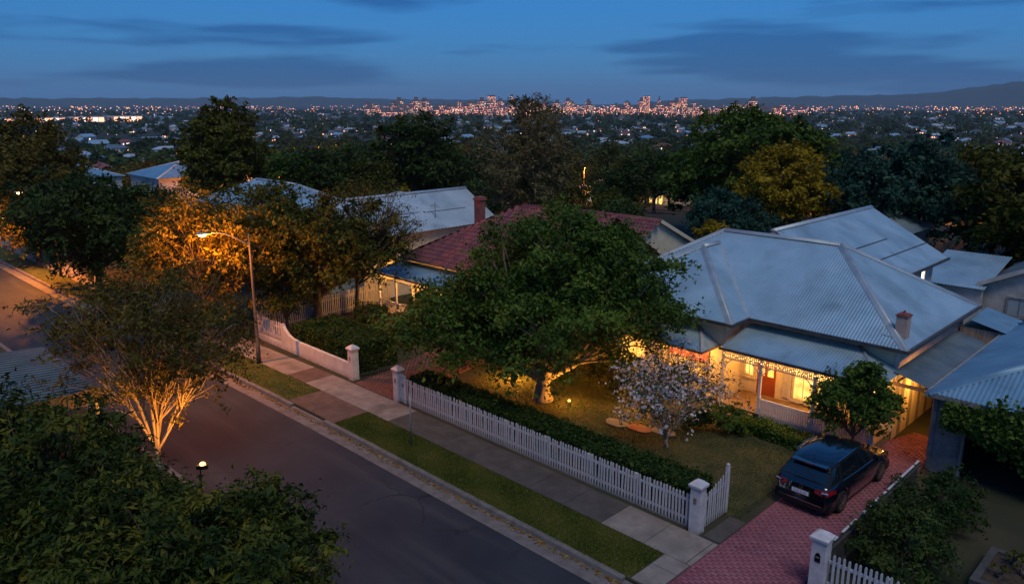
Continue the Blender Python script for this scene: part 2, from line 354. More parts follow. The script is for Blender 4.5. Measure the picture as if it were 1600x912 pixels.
def tree(name, label, base, ells, nc, nl, ls, cr, lm, bm='bark', tr=.2, fork=(0, 0, 2), seed=1, limbs=7, group=None, wr=.5, lobes=.28, cat='tree',
         twig=.02, petals=None, flat=.7, low=.25, spread=.8, bark_name='trunk', crown_name='crown', up=.55, bow=None):
    rg = np.random.default_rng(seed)
    t = thing(name, label, cat, base, group, local=True)
    C, Nn, mb = grow(rg, base, ells, nc, limbs, tr, fork, lobes, twig=twig, low=low, bow=bow)
    mb.build(bark_name, bm, t, smooth=True)
    idx = rg.integers(0, len(C), nl)
    dome = nrm(rg.normal(0, 1, (nl, 3))); dome[:, 2] = np.abs(dome[:, 2]) * 1.05 - .22; gs = rg.random(nl) < .3
    csz = rg.uniform(.75, 1.45, len(C))[idx][:, None]
    pos = C[idx] + np.where(gs[:, None], rg.normal(0, .8, (nl, 3)), dome * rg.uniform(.75, 1.25, (nl, 1))) * csz * np.array([cr, cr, cr * flat])
    ns = nl // 40; sc = rg.integers(0, len(C), ns); sdv = nrm(Nn[sc] + rg.normal(0, .7, (ns, 3)) + [0, 0, .15]); sl_ = rg.uniform(1.3, 2.6, ns) * cr
    m = min(ns * 12, nl); k_ = np.arange(m) // 12; fr_ = (np.arange(m) % 12 + rg.random(m)) / 12
    pos[:m] = C[sc[k_]] + sdv[k_] * (sl_[k_] * (.3 + .7 * fr_))[:, None] + rg.normal(0, .09 * cr + .02, (m, 3)) - np.array([0, 0, .25]) * (fr_ ** 2 * sl_[k_])[:, None]; idx[:m] = sc[k_]
    ok = pos[:, 2] > .25; pos = pos[ok]; idx = idx[ok]
    tint = np.clip(rg.random(len(C))[idx] * .7 + rg.random(len(pos)) * .3, 0, 1)
    od = Nn[idx] * .4 + dome[ok] * .7 + np.array([0, 0, up])
    if petals:
        sel = rg.random(len(pos)) < petals[1]
        addmesh(leaves(rg, pos[~sel], od[~sel], ls, wr, tint[~sel], crown_name, lm, spread), crown_name, t)
        addmesh(leaves(rg, pos[sel], od[sel], petals[2], .8, tint[sel], 'blossom', petals[0], 1.2), 'blossom', t)
    else:
        addmesh(leaves(rg, pos, od, ls, wr, tint, crown_name, lm, spread), crown_name, t)
    return t
def hedge(name, label, x0, x1, y0, y1, z1, n, ls, lm, seed, cat='hedge', z0=0, lump=.12):
    rg = np.random.default_rng(seed)
    t = thing(name, label, cat, ((x0 + x1) / 2, (y0 + y1) / 2, z0))
    MB().box(x0 + .13, x1 - .13, y0 + .13, y1 - .13, z0, z1 - .13).build('core', 'hedge_core', t)
    ar = np.array([(x1 - x0) * (y1 - y0), (x1 - x0) * (z1 - z0), (x1 - x0) * (z1 - z0), (y1 - y0) * (z1 - z0), (y1 - y0) * (z1 - z0)])
    f = rg.choice(5, n, p=ar / ar.sum()); u = rg.random(n); w = rg.random(n); v = rg.random(n)
    p = np.stack([x0 + u * (x1 - x0), y0 + w * (y1 - y0), z0 + v * (z1 - z0)], 1)
    nn = np.array([(0, 0, 1), (0, -1, 0), (0, 1, 0), (-1, 0, 0), (1, 0, 0)], float)[f]
    p[f == 0, 2] = z1; p[f == 1, 1] = y0; p[f == 2, 1] = y1; p[f == 3, 0] = x0; p[f == 4, 0] = x1
    bulge = (np.sin(p[:, 0] * 3.1 + seed) * np.sin(p[:, 1] * 2.7 + p[:, 2] * 3 + seed) + .6 * np.sin(p[:, 0] * 7.3 + p[:, 1] * 5)) * lump * .6
    p += nn * (bulge[:, None] + rg.normal(0, .05, (n, 1)) - .05) + rg.normal(0, .03, (n, 3))
    off = np.array(OFF[t.name]); p = p - off
    addmesh(leaves(rg, p, nn + [0, 0, .4], ls, .5, rg.random(n), 'foliage', lm), 'foliage', t)
    return t
def bush(name, label, base, rad, n, ls, lm, seed, cat='shrub', group=None, petals=None, ell=None):
    rx, ry, rz = rad
    return tree(name, label, base, ell or [(0, 0, rz * .95, rx, ry, rz)], max(14, n // 90), n, ls, min(rad) * .22, lm, tr=.05, fork=(0, 0, rz * .35), seed=seed, limbs=6,
                cat=cat, group=group, twig=.008, low=.8, petals=petals, bark_name='stem', crown_name='foliage')

def corr(mb, poly, udir, pitch=.12, amp=.012, lift=0, mi=0):
    """corrugated sheet filling a planar polygon, ribs running up the slope"""
    P = [Vector(p) for p in poly]; n = Vector((0, 0, 0))
    for i in range(len(P)):
        a, b = P[i], P[(i + 1) % len(P)]
        n += Vector(((a.y - b.y) * (a.z + b.z), (a.z - b.z) * (a.x + b.x), (a.x - b.x) * (a.y + b.y)))
    n.normalize()
    if n.z < 0: n = -n
    u = Vector(udir).normalized(); v = n.cross(u).normalized()
    if v.z < 0: v = -v
    o = P[0]; q = [((p - o).dot(u), (p - o).dot(v)) for p in P]
    u0 = min(a for a, b in q); u1 = max(a for a, b in q); step = pitch / 4
    us = list(np.arange(u0, u1, step)) + [u1]
    us = sorted(set(us + [a for a, b in q])); us = [a for i, a in enumerate(us) if i == 0 or a - us[i - 1] > 1e-4]
    def span(x):
        ys = []
        for i in range(len(q)):
            (a, b), (c, d) = q[i], q[(i + 1) % len(q)]
            if abs(a - c) < 1e-6:
                if abs(x - a) < 1e-3: ys += [b, d]
            elif min(a, c) - 1e-6 <= x <= max(a, c) + 1e-6: ys.append(b + (d - b) * (x - a) / (c - a))
        return (min(ys), max(ys)) if ys else (0, 0)
    vs = []; fs = []
    for i, x in enumerate(us):
        lo, hi = span(min(max(x, u0 + 1e-5), u1 - 1e-5)); w = n * (amp * math.sin(2 * math.pi * x / pitch) + lift)
        vs += [o + u * x + v * lo + w, o + u * x + v * hi + w]
        if i: fs.append((2 * i - 2, 2 * i, 2 * i + 1, 2 * i - 1))
    mb.add(vs, fs, mi)
def hip_faces(x0, x1, y0, y1, ze, pitch, gab=''):
    """faces of a hip roof over a rectangle: list of (polygon, eave direction); and ridge, hips"""
    wx, wy = x1 - x0, y1 - y0
    F = []; caps = []
    if wx >= wy:
        h = wy / 2; zr = ze + h * pitch; ym = (y0 + y1) / 2
        a = (x0 if 'w' in gab else x0 + h, ym, zr); b = (x1 if 'e' in gab else x1 - h, ym, zr)
        F.append(([(x0, y0, ze), (x1, y0, ze), b, a], (1, 0, 0))); F.append(([(x1, y1, ze), (x0, y1, ze), a, b], (1, 0, 0)))
        if 'e' not in gab: F.append(([(x1, y0, ze), (x1, y1, ze), b], (0, 1, 0))); caps += [((x1, y0, ze), b), ((x1, y1, ze), b)]
        if 'w' not in gab: F.append(([(x0, y1, ze), (x0, y0, ze), a], (0, 1, 0))); caps += [((x0, y0, ze), a), ((x0, y1, ze), a)]
    else:
        h = wx / 2; zr = ze + h * pitch; xm = (x0 + x1) / 2
        a = (xm, y0 if 's' in gab else y0 + h, zr); b = (xm, y1 if 'n' in gab else y1 - h, zr)
        F.append(([(x1, y0, ze), (x1, y1, ze), b, a], (0, 1, 0))); F.append(([(x0, y1, ze), (x0, y0, ze), a, b], (0, 1, 0)))
        if 's' not in gab: F.append(([(x0, y0, ze), (x1, y0, ze), a], (1, 0, 0))); caps += [((x0, y0, ze), a), ((x1, y0, ze), a)]
        if 'n' not in gab: F.append(([(x1, y1, ze), (x0, y1, ze), b], (1, 0, 0))); caps += [((x0, y1, ze), b), ((x1, y1, ze), b)]
    caps.append((a, b))
    return F, caps
def boards(mb, a, b, z0, z1, holes=(), step=.16, lap=.018, flip=1):
    """lapped weatherboards between ground points a and b; holes = (s0, s1, z0, z1) along the wall"""
    a = Vector((*a, 0)); b = Vector((*b, 0)); L = (b - a).length; d = (b - a) / L; n = Vector((d.y, -d.x, 0)) * flip
    z = z0
    while z < z1 - 1e-3:
        zt = min(z + step, z1); cuts = [(0, L)]
        for h0, h1, hz0, hz1 in holes:
            if zt > hz0 + .02 and z < hz1 - .02:
                cuts = [c for s0, s1 in cuts for c in ((s0, min(s1, h0)), (max(s0, h1), s1)) if c[1] - c[0] > .01]
        for s0, s1 in cuts:
            p = a + d * s0; q = a + d * s1; up = Vector((0, 0, 1))
            mb.add([p + n * lap + up * z, q + n * lap + up * z, q + up * zt, p + up * zt, p + up * z, q + up * z], [(0, 1, 2, 3), (4, 5, 1, 0)])
        z = zt
def bulb_light(name, loc, energy, col, parent=None, r=.06, spot=None, target=None):
    d = bpy.data.lights.new(name, 'SPOT' if spot else 'POINT'); d.energy = energy; d.color = col; d.shadow_soft_size = r
    o = bpy.data.objects.new(name, d); COL.objects.link(o)
    if spot:
        d.spot_size = R(spot); d.spot_blend = .6
        o.rotation_euler = (Vector(target) - Vector(loc)).to_track_quat('-Z', 'Y').to_euler()
    if parent:
        o.parent = parent; f = OFF.get(parent.name, (0, 0, 0)); o.location = Vector(loc) - Vector(f)
    else: o.location = loc
    return o
def tz(d):
    return np.interp(d, [0, 85, 120, 210, 500, 1000, 5000, 20000], [-.14, -.14, -4, -14, -23, -27, -30, -30])

# ================================================================== SETTING
# terrain: level around the street, then falling to the valley
rr = np.concatenate([np.linspace(0, 85, 6), np.geomspace(88, 16000, 46)]); na = 144
V = []; Q = []
rgt = np.random.default_rng(3)
for i, r in enumerate(rr):
    for k in range(na):
        a = 2 * math.pi * k / na
        V.append((r * math.cos(a), r * math.sin(a), float(tz(r)) + (rgt.normal(0, 1) * min(1.2, r / 400) if 130 < r < 4000 else 0)))
for i in range(len(rr) - 1):
    for k in range(na): Q.append((i * na + k, (i + 1) * na + k, (i + 1) * na + (k + 1) % na, i * na + (k + 1) % na))
kind(addmesh(np_mesh('ground', V, Q, 'valley', smooth=True), 'ground'), 'structure')

# street geometry: kerb line of the far side, as (x, y)
KL = [(-92, 12.9), (-70, 13.3), (-53, 13.6), (-40, 14.0), (-30, 14.35), (-24, 14.45), (-10, 14.45), (12, 14.45)]
kx = np.array([p[0] for p in KL]); ky = np.array([p[1] for p in KL])
def kerb_y(x): return float(np.interp(x, kx, ky))
def strip(x0, x1, o0, o1, z, n=40, z2=None):
    mb = MB(); xs = np.linspace(x0, x1, n)
    vs = []; fs = []
    for i, x in enumerate(xs):
        vs += [(x, kerb_y(x) + o0, z), (x, kerb_y(x) + o1, z if z2 is None else z2)]
        if i: fs.append((2 * i - 2, 2 * i, 2 * i + 1, 2 * i - 1))
    return mb.add(vs, fs)
kind(strip(-92, 12, -5.75, -.6, -.118).build('road', 'asphalt'), 'structure')
g = kind(strip(-92, 12, -.60, -.02, -.105, z2=-.125).build('gutter', 'gutter_concrete'), 'structure')
# kerb stones, each 2.4 m
kb = kind(MB().box(-92, -91.9, 12.9, 13.0, -.13, -.12).build('kerb', 'kerb_concrete'), 'structure')
x = -92
while x < 11.5:
    x1 = x + 2.4; a = (x + .006, kerb_y(x)); b = (x1 - .006, kerb_y(x1)); mb = MB()
    prof = [(-.03, -.125), (.0, .0), (.03, .022), (.15, .022), (.15, -.125)]
    vs = [(p[0], p[1] + o, z) for p in (a, b) for o, z in prof]
    mb.add(vs, [(i, 5 + i, 5 + (i + 1) % 5, (i + 1) % 5) for i in range(5)] + [(0, 1, 2, 3, 4), (9, 8, 7, 6, 5)])
    low = (-27.6 < x + 1.2 < -24.4) or (-10.2 < x + 1.2 < -5.5)
    if low: mb.v = [(q[0], q[1], q[2] if q[2] < 0 else -.075) for q in mb.v]
    mb.build('kerb_stone', 'kerb_concrete', kb); x = x1
# the raised ground on both sides
kind(MB().slab([(-92, 12.98), (-70, 13.4), (-53, 13.72), (-40, 14.12), (-30, 14.48), (-24, 14.58), (12, 14.58), (12, 66), (-92, 66)], -.3, 0.0).build('garden_ground', 'ground'), 'structure')
kind(MB().slab([(-92, 7.0), (-70, 7.45), (-53, 7.75), (-40, 8.15), (-30, 8.45), (-24, 8.55), (12, 8.55), (12, -14), (-92, -14)][::-1], -.3, 0.0).build('near_ground', 'ground'), 'structure')
nk = kind(strip(-92, 12, -5.95, -5.75, .015, 50).build('near_kerb', 'kerb_concrete'), 'structure')
def verge(lab, xa, xb, grow_n, seed, o0=.16, o1=1.72):
    o = kind(strip(xa, xb, o0, o1, .012, 30).build('verge', 'verge_soil'), 'structure')
    rg = np.random.default_rng(seed); n = grow_n
    px = rg.uniform(xa, xb, n); py = np.interp(px, kx, ky) + rg.uniform(o0, o1, n)
    py = py + np.where(rg.random(n) < .12, rg.choice([-1, 1], n) * np.abs(rg.normal(0, .07, n)), 0); h = rg.uniform(.02, .06, n); a = rg.uniform(0, 6.28, n); w = .011
    lean = rg.normal(0, .02, (n, 2))
    v = np.empty((n, 3, 3), np.float32)
    v[:, 0] = np.stack([px - w * np.cos(a), py - w * np.sin(a), np.full(n, .01)], 1)
    v[:, 1] = np.stack([px + w * np.cos(a), py + w * np.sin(a), np.full(n, .01)], 1)
    v[:, 2] = np.stack([px + lean[:, 0], py + lean[:, 1], .012 + h], 1)
    t = np.clip(.5 + .5 * np.sin(px * 1.7) * np.sin(py * 3.1 + px * .6) + rg.normal(0, .22, n), 0, 1)
    gr = addmesh(np_mesh('grass', v.reshape(-1, 3), np.arange(n * 3).reshape(-1, 3), 'grass_blade', t), 'grass')
    kind(gr, 'stuff'); gr['label'] = 'short grass of the ' + lab; gr['category'] = 'grass'
verge('nature strip beside the white picket fence', -24.3, -10.3, 55000, 5)
verge('nature strip round the lamp post', -52, -27.7, 32000, 6)
verge('nature strip far up the street', -90, -53, 8000, 7)
# footpath: separate slabs, joints open
fp = kind(strip(-92, -9.62, 1.74, 3.18, -.02, 40).build('footpath', 'slab_dark'), 'structure')
x = -80.0; rgs = random.Random(4); slabm = {}
while x < -9.7:
    x1 = min(x + 1.5, -9.62)
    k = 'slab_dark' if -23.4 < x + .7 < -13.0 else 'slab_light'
    if x < -30: k = 'slab_brown' if rgs.random() < .15 else 'slab_light'
    a0, a1 = kerb_y(x) + 1.74, kerb_y(x1) + 1.74; dz = rgs.uniform(0, .008); w = 1.42
    mb = MB(); g_ = .008
    mb.slab([(x + g_, a0), (x1 - g_, a1), (x1 - g_, a1 + w), (x + g_, a0 + w)], -.02, .016 + dz)
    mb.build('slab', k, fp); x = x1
# crossing of the neighbour's drive: two brown slabs between grass and kerb
cr = kind(MB().slab([(-27.7, 14.6), (-24.3, 14.6), (-24.3, 16.17), (-27.7, 16.17)], -.05, .010).build('crossing', 'slab_brown'), 'structure')
MB().slab([(-27.68, 14.62), (-26.02, 14.62), (-26.02, 16.15), (-27.68, 16.15)], .0, .016).build('slab', 'slab_brown', cr)
MB().slab([(-26.0, 14.62), (-24.32, 14.62), (-24.32, 16.15), (-26.0, 16.15)], .0, .018).build('slab', 'slab_brown', cr)
# driveways of clay pavers
mat('joint_sand', (.12, .050, .056), (.18, .075, .08), scale=5, rough=.9)
def pavers(name, poly, label_mat, seed, bl=.235, bw=.118, ang=0):
    rg = np.random.default_rng(seed)
    base = kind(MB().slab(poly, -.04, .012).build(name, 'joint_sand'), 'structure')
    xs = [p[0] for p in poly]; ys = [p[1] for p in poly]
    def inside(x, y):
        c = False; n = len(poly)
        for i in range(n):
            (ax, ay), (bx_, by_) = poly[i], poly[(i + 1) % n]
            if (ay > y) != (by_ > y) and x < (bx_ - ax) * (y - ay) / (by_ - ay) + ax: c = not c
        return c
    def span_x(y):
        c = []
        for i in range(len(poly)):
            (ax, ay), (bx_, by_) = poly[i], poly[(i + 1) % len(poly)]
            if (ay > y) != (by_ > y): c.append((bx_ - ax) * (y - ay) / (by_ - ay) + ax)
        return (min(c), max(c)) if c else (0, 0)
    v = []; f = []; t = []; g_ = .007
    r = 0; y = min(ys)
    while y < max(ys):
        x = min(xs) - (bl / 2 if r % 2 else 0)
        while x < max(xs):
            sp = span_x(y + bw / 2); xa, xb = max(x, sp[0]), min(x + bl, sp[1])
            if xb - xa > .04:
                z = .019 + rg.normal(0, .0012); o = len(v); tl = rg.normal(0, .0008, 4)
                p = [(xa + g_, y + g_), (xb - g_, y + g_), (xb - g_, y + bw - g_), (xa + g_, y + bw - g_)]
                v += [(a, b, .0) for a, b in p] + [(a, b, z + tl[i]) for i, (a, b) in enumerate(p)]
                f += [(o + 4, o + 5, o + 6, o + 7), (o, o + 1, o + 5, o + 4), (o + 1, o + 2, o + 6, o + 5), (o + 2, o + 3, o + 7, o + 6), (o + 3, o, o + 4, o + 7)]
                t += [float(np.clip(rg.normal(.55, .12) + .2 * math.sin(x * 1.9 + y * .7) * math.sin(y * 1.1 - x) - (.25 if rg.random() < .04 else 0), 0, 1))] * 5
            x += bl
        y += bw; r += 1
    o = addmesh(np_mesh('paver', v, f, label_mat, t), 'paver', base); kind(o, 'stuff')
    return base
m = leafmat('paver_red', [(.17, .062, .076), (.26, .095, .118), (.32, .13, .15)], trans=0, rough=.8)
m = leafmat('paver_brown', [(.10, .045, .035), (.15, .07, .055), (.20, .10, .08)], trans=0, rough=.85)
pavers('driveway', [(-9.45, 14.62), (-5.2, 14.62), (-5.4, 16.0), (-6.95, 17.2), (-6.95, 24.5), (-7.15, 29.5), (-8.2, 29.5), (-9.45, 25.5)], 'paver_red', 1)
pavers('garden_drive', [(-27.4, 17.66), (-24.7, 17.66), (-24.9, 21), (-26.2, 26.4), (-29.5, 26.4), (-28.2, 21)], 'paver_brown', 2)
# concrete margins of the driveway
dm = kind(MB().box(-10.28, -9.47, 14.62, 16.18, -.04, .004).build('driveway_margin', 'slab_dark'), 'structure')
for (a, b, c, d_, k) in [(-10.26, -9.48, 14.64, 15.55, 'slab_light'), (-10.26, -9.48, 15.57, 16.17, 'slab_light'), (-9.60, -9.46, 16.2, 17.6, 'slab_light'), (-10.0, -9.47, 17.72, 19.2, 'slab_dark')]:
    MB().box(a, b, c, d_, 0, .018).build('slab', k, dm)
# lawns and beds
kind(MB().slab([(-24.0, 19.2), (-10.0, 19.2), (-9.6, 25.4), (-24.0, 25.4)], -.02, .006).build('lawn', 'lawn'), 'structure')
rg = np.random.default_rng(8)
def lawn_grass(x0, x1, y0, y1, n, seed, lab):
    rg = np.random.default_rng(seed); px = rg.uniform(x0, x1, n); py = rg.uniform(y0, y1, n); a = rg.uniform(0, 6.28, n); h = rg.uniform(.02, .06, n)
    v = np.empty((n, 3, 3), np.float32); w = .014
    v[:, 0] = np.stack([px - w * np.cos(a), py - w * np.sin(a), np.full(n, .005)], 1)
    v[:, 1] = np.stack([px + w * np.cos(a), py + w * np.sin(a), np.full(n, .005)], 1)
    v[:, 2] = np.stack([px + rg.normal(0, .02, n), py + rg.normal(0, .02, n), h], 1)
    t = np.clip(.45 + .5 * np.sin(px * 1.3 + 1) * np.sin(py * 2.1) + rg.normal(0, .22, n), 0, 1)
    gr = kind(addmesh(np_mesh('grass', v.reshape(-1, 3), np.arange(n * 3).reshape(-1, 3), 'grass_blade', t), 'grass'), 'stuff')
    gr['label'] = lab; gr['category'] = 'grass'
lawn_grass(-24, -9.7, 19.2, 25.4, 40000, 9, 'worn lawn behind the white picket fence')
# fallen leaves lying in the gutter
n = 900; px = -rg.uniform(9, 36, n) ; py = np.interp(px, kx, ky) - np.abs(rg.normal(0, .10, n)) - .04
v = np.stack([px, py, np.full(n, -.105)], 1)
fl = kind(addmesh(leaves(rg, v, np.tile([0, 0, 3.], (n, 1)), .10, .6, rg.random(n), 'fallen_leaves', 'fallen', .5), 'fallen_leaves'), 'stuff')
fl['label'] = 'dry fallen leaves lying along the gutter'; fl['category'] = 'leaves'
# hills on the skyline
def ridge(name, az0, az1, dist, prof, seed, thick=1500):
    rg = np.random.default_rng(seed); n = 90; vs = []; fs = []
    az = np.linspace(az0, az1, n); h = np.interp(np.linspace(0, 1, n), [p[0] for p in prof], [p[1] for p in prof])
    h = h * (1 + .05 * np.sin(np.linspace(0, 40, n)) + rg.normal(0, .018, n))
    for i in range(n):
        a = R(az[i]); c, s = math.cos(a), math.sin(a)
        for k, (dd, hh) in enumerate([(-thick, -40), (-thick * .45, h[i] * .55), (0, h[i]), (thick, h[i] * .5), (thick * 1.6, -40)]):
            vs.append((c * (dist + dd), s * (dist + dd), hh + (rg.normal(0, 6) if 0 < k < 4 else 0)))
        if i: fs += [((i - 1) * 5 + k, i * 5 + k, i * 5 + k + 1, (i - 1) * 5 + k + 1) for k in range(4)]
    kind(addmesh(np_mesh(name, vs, fs, 'hill', smooth=True), name), 'structure')
# azimuth 135 = straight ahead; larger = to the left
ridge('hills', 178, 132, 9500, [(0, 40), (.1, 62), (.25, 52), (.45, 60), (.62, 72), (.72, 50), (.9, 40), (1, 20)], 11)
ridge('hills', 126, 88, 9000, [(0, 20), (.15, 50), (.3, 75), (.40, 85), (.50, 100), (.60, 195), (.70, 190), (.85, 215), (1, 235)], 12)

# ================================================================== FENCES
def picket_mesh(h, w=.062, t=.02, name='picket'):
    mb = MB(); pr = [(-w / 2, 0), (w / 2, 0), (w / 2, h - .045), (w * .30, h - .012), (0, h), (-w * .30, h - .012), (-w / 2, h - .045)]; n = 7
    mb.add([(x, -t / 2, z) for x, z in pr] + [(x, t / 2, z) for x, z in pr], [tuple(range(n)), tuple(range(2 * n - 1, n - 1, -1))] + [(i, n + i, n + (i + 1) % n, (i + 1) % n) for i in range(n)])
    me = bpy.data.meshes.new(name); me.from_pydata(mb.v, [], mb.f); me.materials.append(M['white_paint']); return me
PICK = {}
def picket(parent, x, y, z, h, rz=0):
    k = round(h * 50)
    if k not in PICK: PICK[k] = picket_mesh(k / 50)
    rp = random.Random(int(x * 1000 + y * 77))
    return inst(PICK[k], parent, (x, y, z), name='picket', rot=(rp.gauss(0, .014), rp.gauss(0, .013), rz + rp.gauss(0, .03)), scale=(rp.uniform(.93, 1.05), 1, rp.uniform(.985, 1.012)))
def gate_post(label, x, y, h=1.62, w=.30, plate=True, group=None):
    t = thing('fence_post', label, 'post', (x, y, 0), group); a = w / 2
    MB().box(x - a, x + a, y - a, y + a, -.02, h - .26).build('shaft', 'white_paint', t)
    mb = MB().box(x - a - .02, x + a + .02, y - a - .02, y + a + .02, h - .262, h - .22).box(x - a - .05, x + a + .05, y - a - .05, y + a + .05, h - .218, h - .18)
    mb.build('moulding', 'white_paint', t)
    b = a + .055; vs = []
    for r_, z in [(b, h - .178), (b, h - .15), (b * .5, h - .05), (.03, h - .005)]: vs += [(x - r_, y - r_, z), (x + r_, y - r_, z), (x + r_, y + r_, z), (x - r_, y + r_, z)]
    MB().add(vs, [(i * 4 + k, i * 4 + (k + 1) % 4, i * 4 + 4 + (k + 1) % 4, i * 4 + 4 + k) for i in range(3) for k in range(4)] + [(12, 13, 14, 15), (3, 2, 1, 0)]).build('cap', 'white_paint', t)
    if plate: MB().box(x - .05, x + .05, y - a - .012, y - a - .002, h - .72, h - .54).build('number_plate', 'timber', t)
    return t
gate_post('white capped gate post at the near fence end by the red driveway', -10.28, 17.78, 1.66, .32)
gate_post('white gate post with hedge foliage over its cap beside the neighbour driveway', -24.42, 17.78, 1.55, .30)
gate_post('white gate post at the end of the low rendered wall beside the dark gate', -27.9, 17.92, 1.62, .34)
gate_post('large white gate post at the right of the red driveway, lower right of the photo', -6.62, 17.55, 1.70, .36, plate=False)
# letterbox slot of the right hand post
t = thing('letterbox', 'dark arched letterbox set into the large post right of the red driveway', 'letterbox', (-6.62, 17.36, .85))
mb = MB(); pr = [(-.07, 0), (.07, 0), (.07, .16), (.045, .23), (0, .26), (-.045, .23), (-.07, .16)]
mb.add([(-6.62 + x, 17.355, .9 + z) for x, z in pr] + [(-6.62 + x, 17.372, .9 + z) for x, z in pr], [tuple(range(7)), tuple(range(13, 6, -1))] + [(i, 7 + i, 7 + (i + 1) % 7, (i + 1) % 7) for i in range(7)])
mb.build('box', 'black_metal', t); MB().box(-6.67, -6.57, 17.345, 17.354, 1.02, 1.05).build('flap', 'galv', t)
# main picket fence
t = thing('picket_fence', 'long white picket fence in front of the hedge, along the footpath', 'fence', (-17.3, 17.78, 0))
for z in (.24, .82): MB().box(-24.2, -10.46, 17.81, 17.85, z, z + .075).build('rail', 'white_paint', t)
for k in range(8):
    x = -23.9 + k * 1.9; MB().box(x - .045, x + .045, 17.853, 17.94, -.02, 1.0).build('post', 'white_paint', t)
MB().box(-24.2, -10.46, 17.80, 17.86, -.02, .045).build('plinth', 'timber_grey', t)
n = 118
for k in range(n): picket(t, -24.12 + k * (13.6 / (n - 1)), 17.795, .05, 1.04)
# the letter panel at its far end
MB().box(-24.24, -23.86, 17.74, 17.78, .03, 1.22).build('panel', 'white_paint', t)
MB().box(-24.1, -24.0, 17.728, 17.739, .72, .86).build('number_plate', 'timber', t)
# short return with swept top
t = thing('picket_fence', 'short white picket return with a rising swept top beside the red driveway', 'fence', (-10.28, 18.7, 0))
for k in range(11):
    y = 18.0 + k * .125; picket(t, -10.20, y, .05, 1.06 + .38 * (k / 10) ** 1.7, R(90))
MB().box(-10.27, -10.23, 17.95, 19.3, .22, .29).build('rail', 'white_paint', t)
MB().bar((-10.25, 17.95, .84), (-10.25, 19.3, 1.0), .04, .07).build('rail', 'white_paint', t)
MB().box(-10.31, -10.21, 19.31, 19.41, -.02, 1.50).lathe((-10.26, 19.36, 1.50), [(.03, 0), (.055, .03), (.055, .07), (.02, .1)], 8).build('end_post', 'white_paint', t)
# fence right of the driveway
t = thing('picket_fence', 'white picket fence running out of the lower right corner', 'fence', (-4.6, 17.6, 0))
for k in range(33): picket(t, -6.28 + k * .125, 17.56, .05, 1.12)
for z in (.26, .86): MB().box(-6.42, -2.2, 17.575, 17.615, z, z + .08).build('rail', 'white_paint', t)
for x in (-5.0, -3.5, -2.2): MB().box(x - .045, x + .045, 17.617, 17.7, -.02, 1.05).build('post', 'white_paint', t)
# paling boundary fence with worn white capping
t = thing('boundary_fence', 'dark paling fence with a chipped white top beside the parked car', 'fence', (-6.6, 21, 0))
pal = MB().box(-.012, .012, -.068, .068, 0, 1.12).build('paling', 'paling_dark'); pm = pal.data; bpy.data.objects.remove(pal)
rf = random.Random(2)
for k in range(46):
    y = 17.9 + k * .147
    inst(pm, t, (-6.6, y, -.02), name='paling', rot=(0, rf.gauss(0, .01), 0), scale=(1, 1, rf.uniform(.98, 1.02)))
for z in (.25, .95): MB().box(-6.585, -6.53, 17.85, 24.6, z, z + .07).build('rail', 'paling_dark', t)
y = 17.8
while y < 24.5:
    L_ = rf.uniform(.12, .5); MB().box(-6.63, -6.57, y, min(y + L_, 24.6), 1.115, 1.14).build('capping', 'render_wall', t); y += L_ + (rf.uniform(.05, .35) if rf.random() < .6 else .02)
# neighbour: low rendered wall that sweeps up, then pickets
t = thing('garden_wall', 'low white rendered wall with a swept left end in front of the clipped hedge', 'wall', (-31, 17.95, 0))
pts = [(-34.0, 1.22), (-33.8, 1.02), (-33.5, .84), (-33.1, .74), (-32.4, .70), (-28.1, .70)]
mb = MB(); nn = len(pts); vs = []
for x, z in pts: vs += [(x, 17.84, -.02), (x, 17.84, z), (x, 18.0, z), (x, 18.0, -.02)]
mb.add(vs, [(i * 4 + k, i * 4 + 4 + k, i * 4 + 4 + (k + 1) % 4, i * 4 + (k + 1) % 4) for i in range(nn - 1) for k in range(4)] + [(0, 1, 2, 3), (nn * 4 - 1, nn * 4 - 2, nn * 4 - 3, nn * 4 - 4)])
mb.build('body', 'render_wall', t)
MB().box(-34.16, -34.003, 17.82, 18.02, -.02, 1.28).build('pier', 'render_wall', t)
t = thing('picket_fence', 'white picket fence on a plinth turning the corner behind the lamp post', 'fence', (-36, 18, 0))
for k in range(24): picket(t, -36.9 + k * .118, 17.9, .28, 1.02)
MB().box(-37.0, -34.17, 17.84, 18.0, -.02, .3).build('plinth', 'render_wall', t)
for z in (.5, 1.02): MB().box(-37.0, -34.17, 17.912, 17.95, z, z + .07).build('rail', 'white_paint', t)
t = thing('picket_fence', 'tall picket side fence lit orange, running back to the tiled house verandah', 'fence', (-37.4, 22, 0))
for k in range(70):
    y = 18.1 + k * .132; picket(t, -37.0 - k * .013, y, .05, 1.34, R(90))
for z in (.3, 1.05): MB().bar((-37.04, 18.05, z), (-37.95, 27.3, z), .04, .08).build('rail', 'white_paint', t)
# dark iron gate standing open on the neighbour drive
t = thing('iron_gate', 'dark iron gate standing open behind the white post of the neighbour driveway', 'gate', (-27.65, 18.9, 0))
for k in range(14):
    y = 18.15 + k * .11; MB().tube([(-27.62 + k * .012, y, .06), (-27.62 + k * .012, y, 1.05 + .05 * math.sin(k))], .011, 6).build('bar', 'black_metal', t)
for z in (.15, .95): MB().bar((-27.62, 18.1, z), (-27.46, 19.65, z), .03, .04).build('rail', 'black_metal', t)

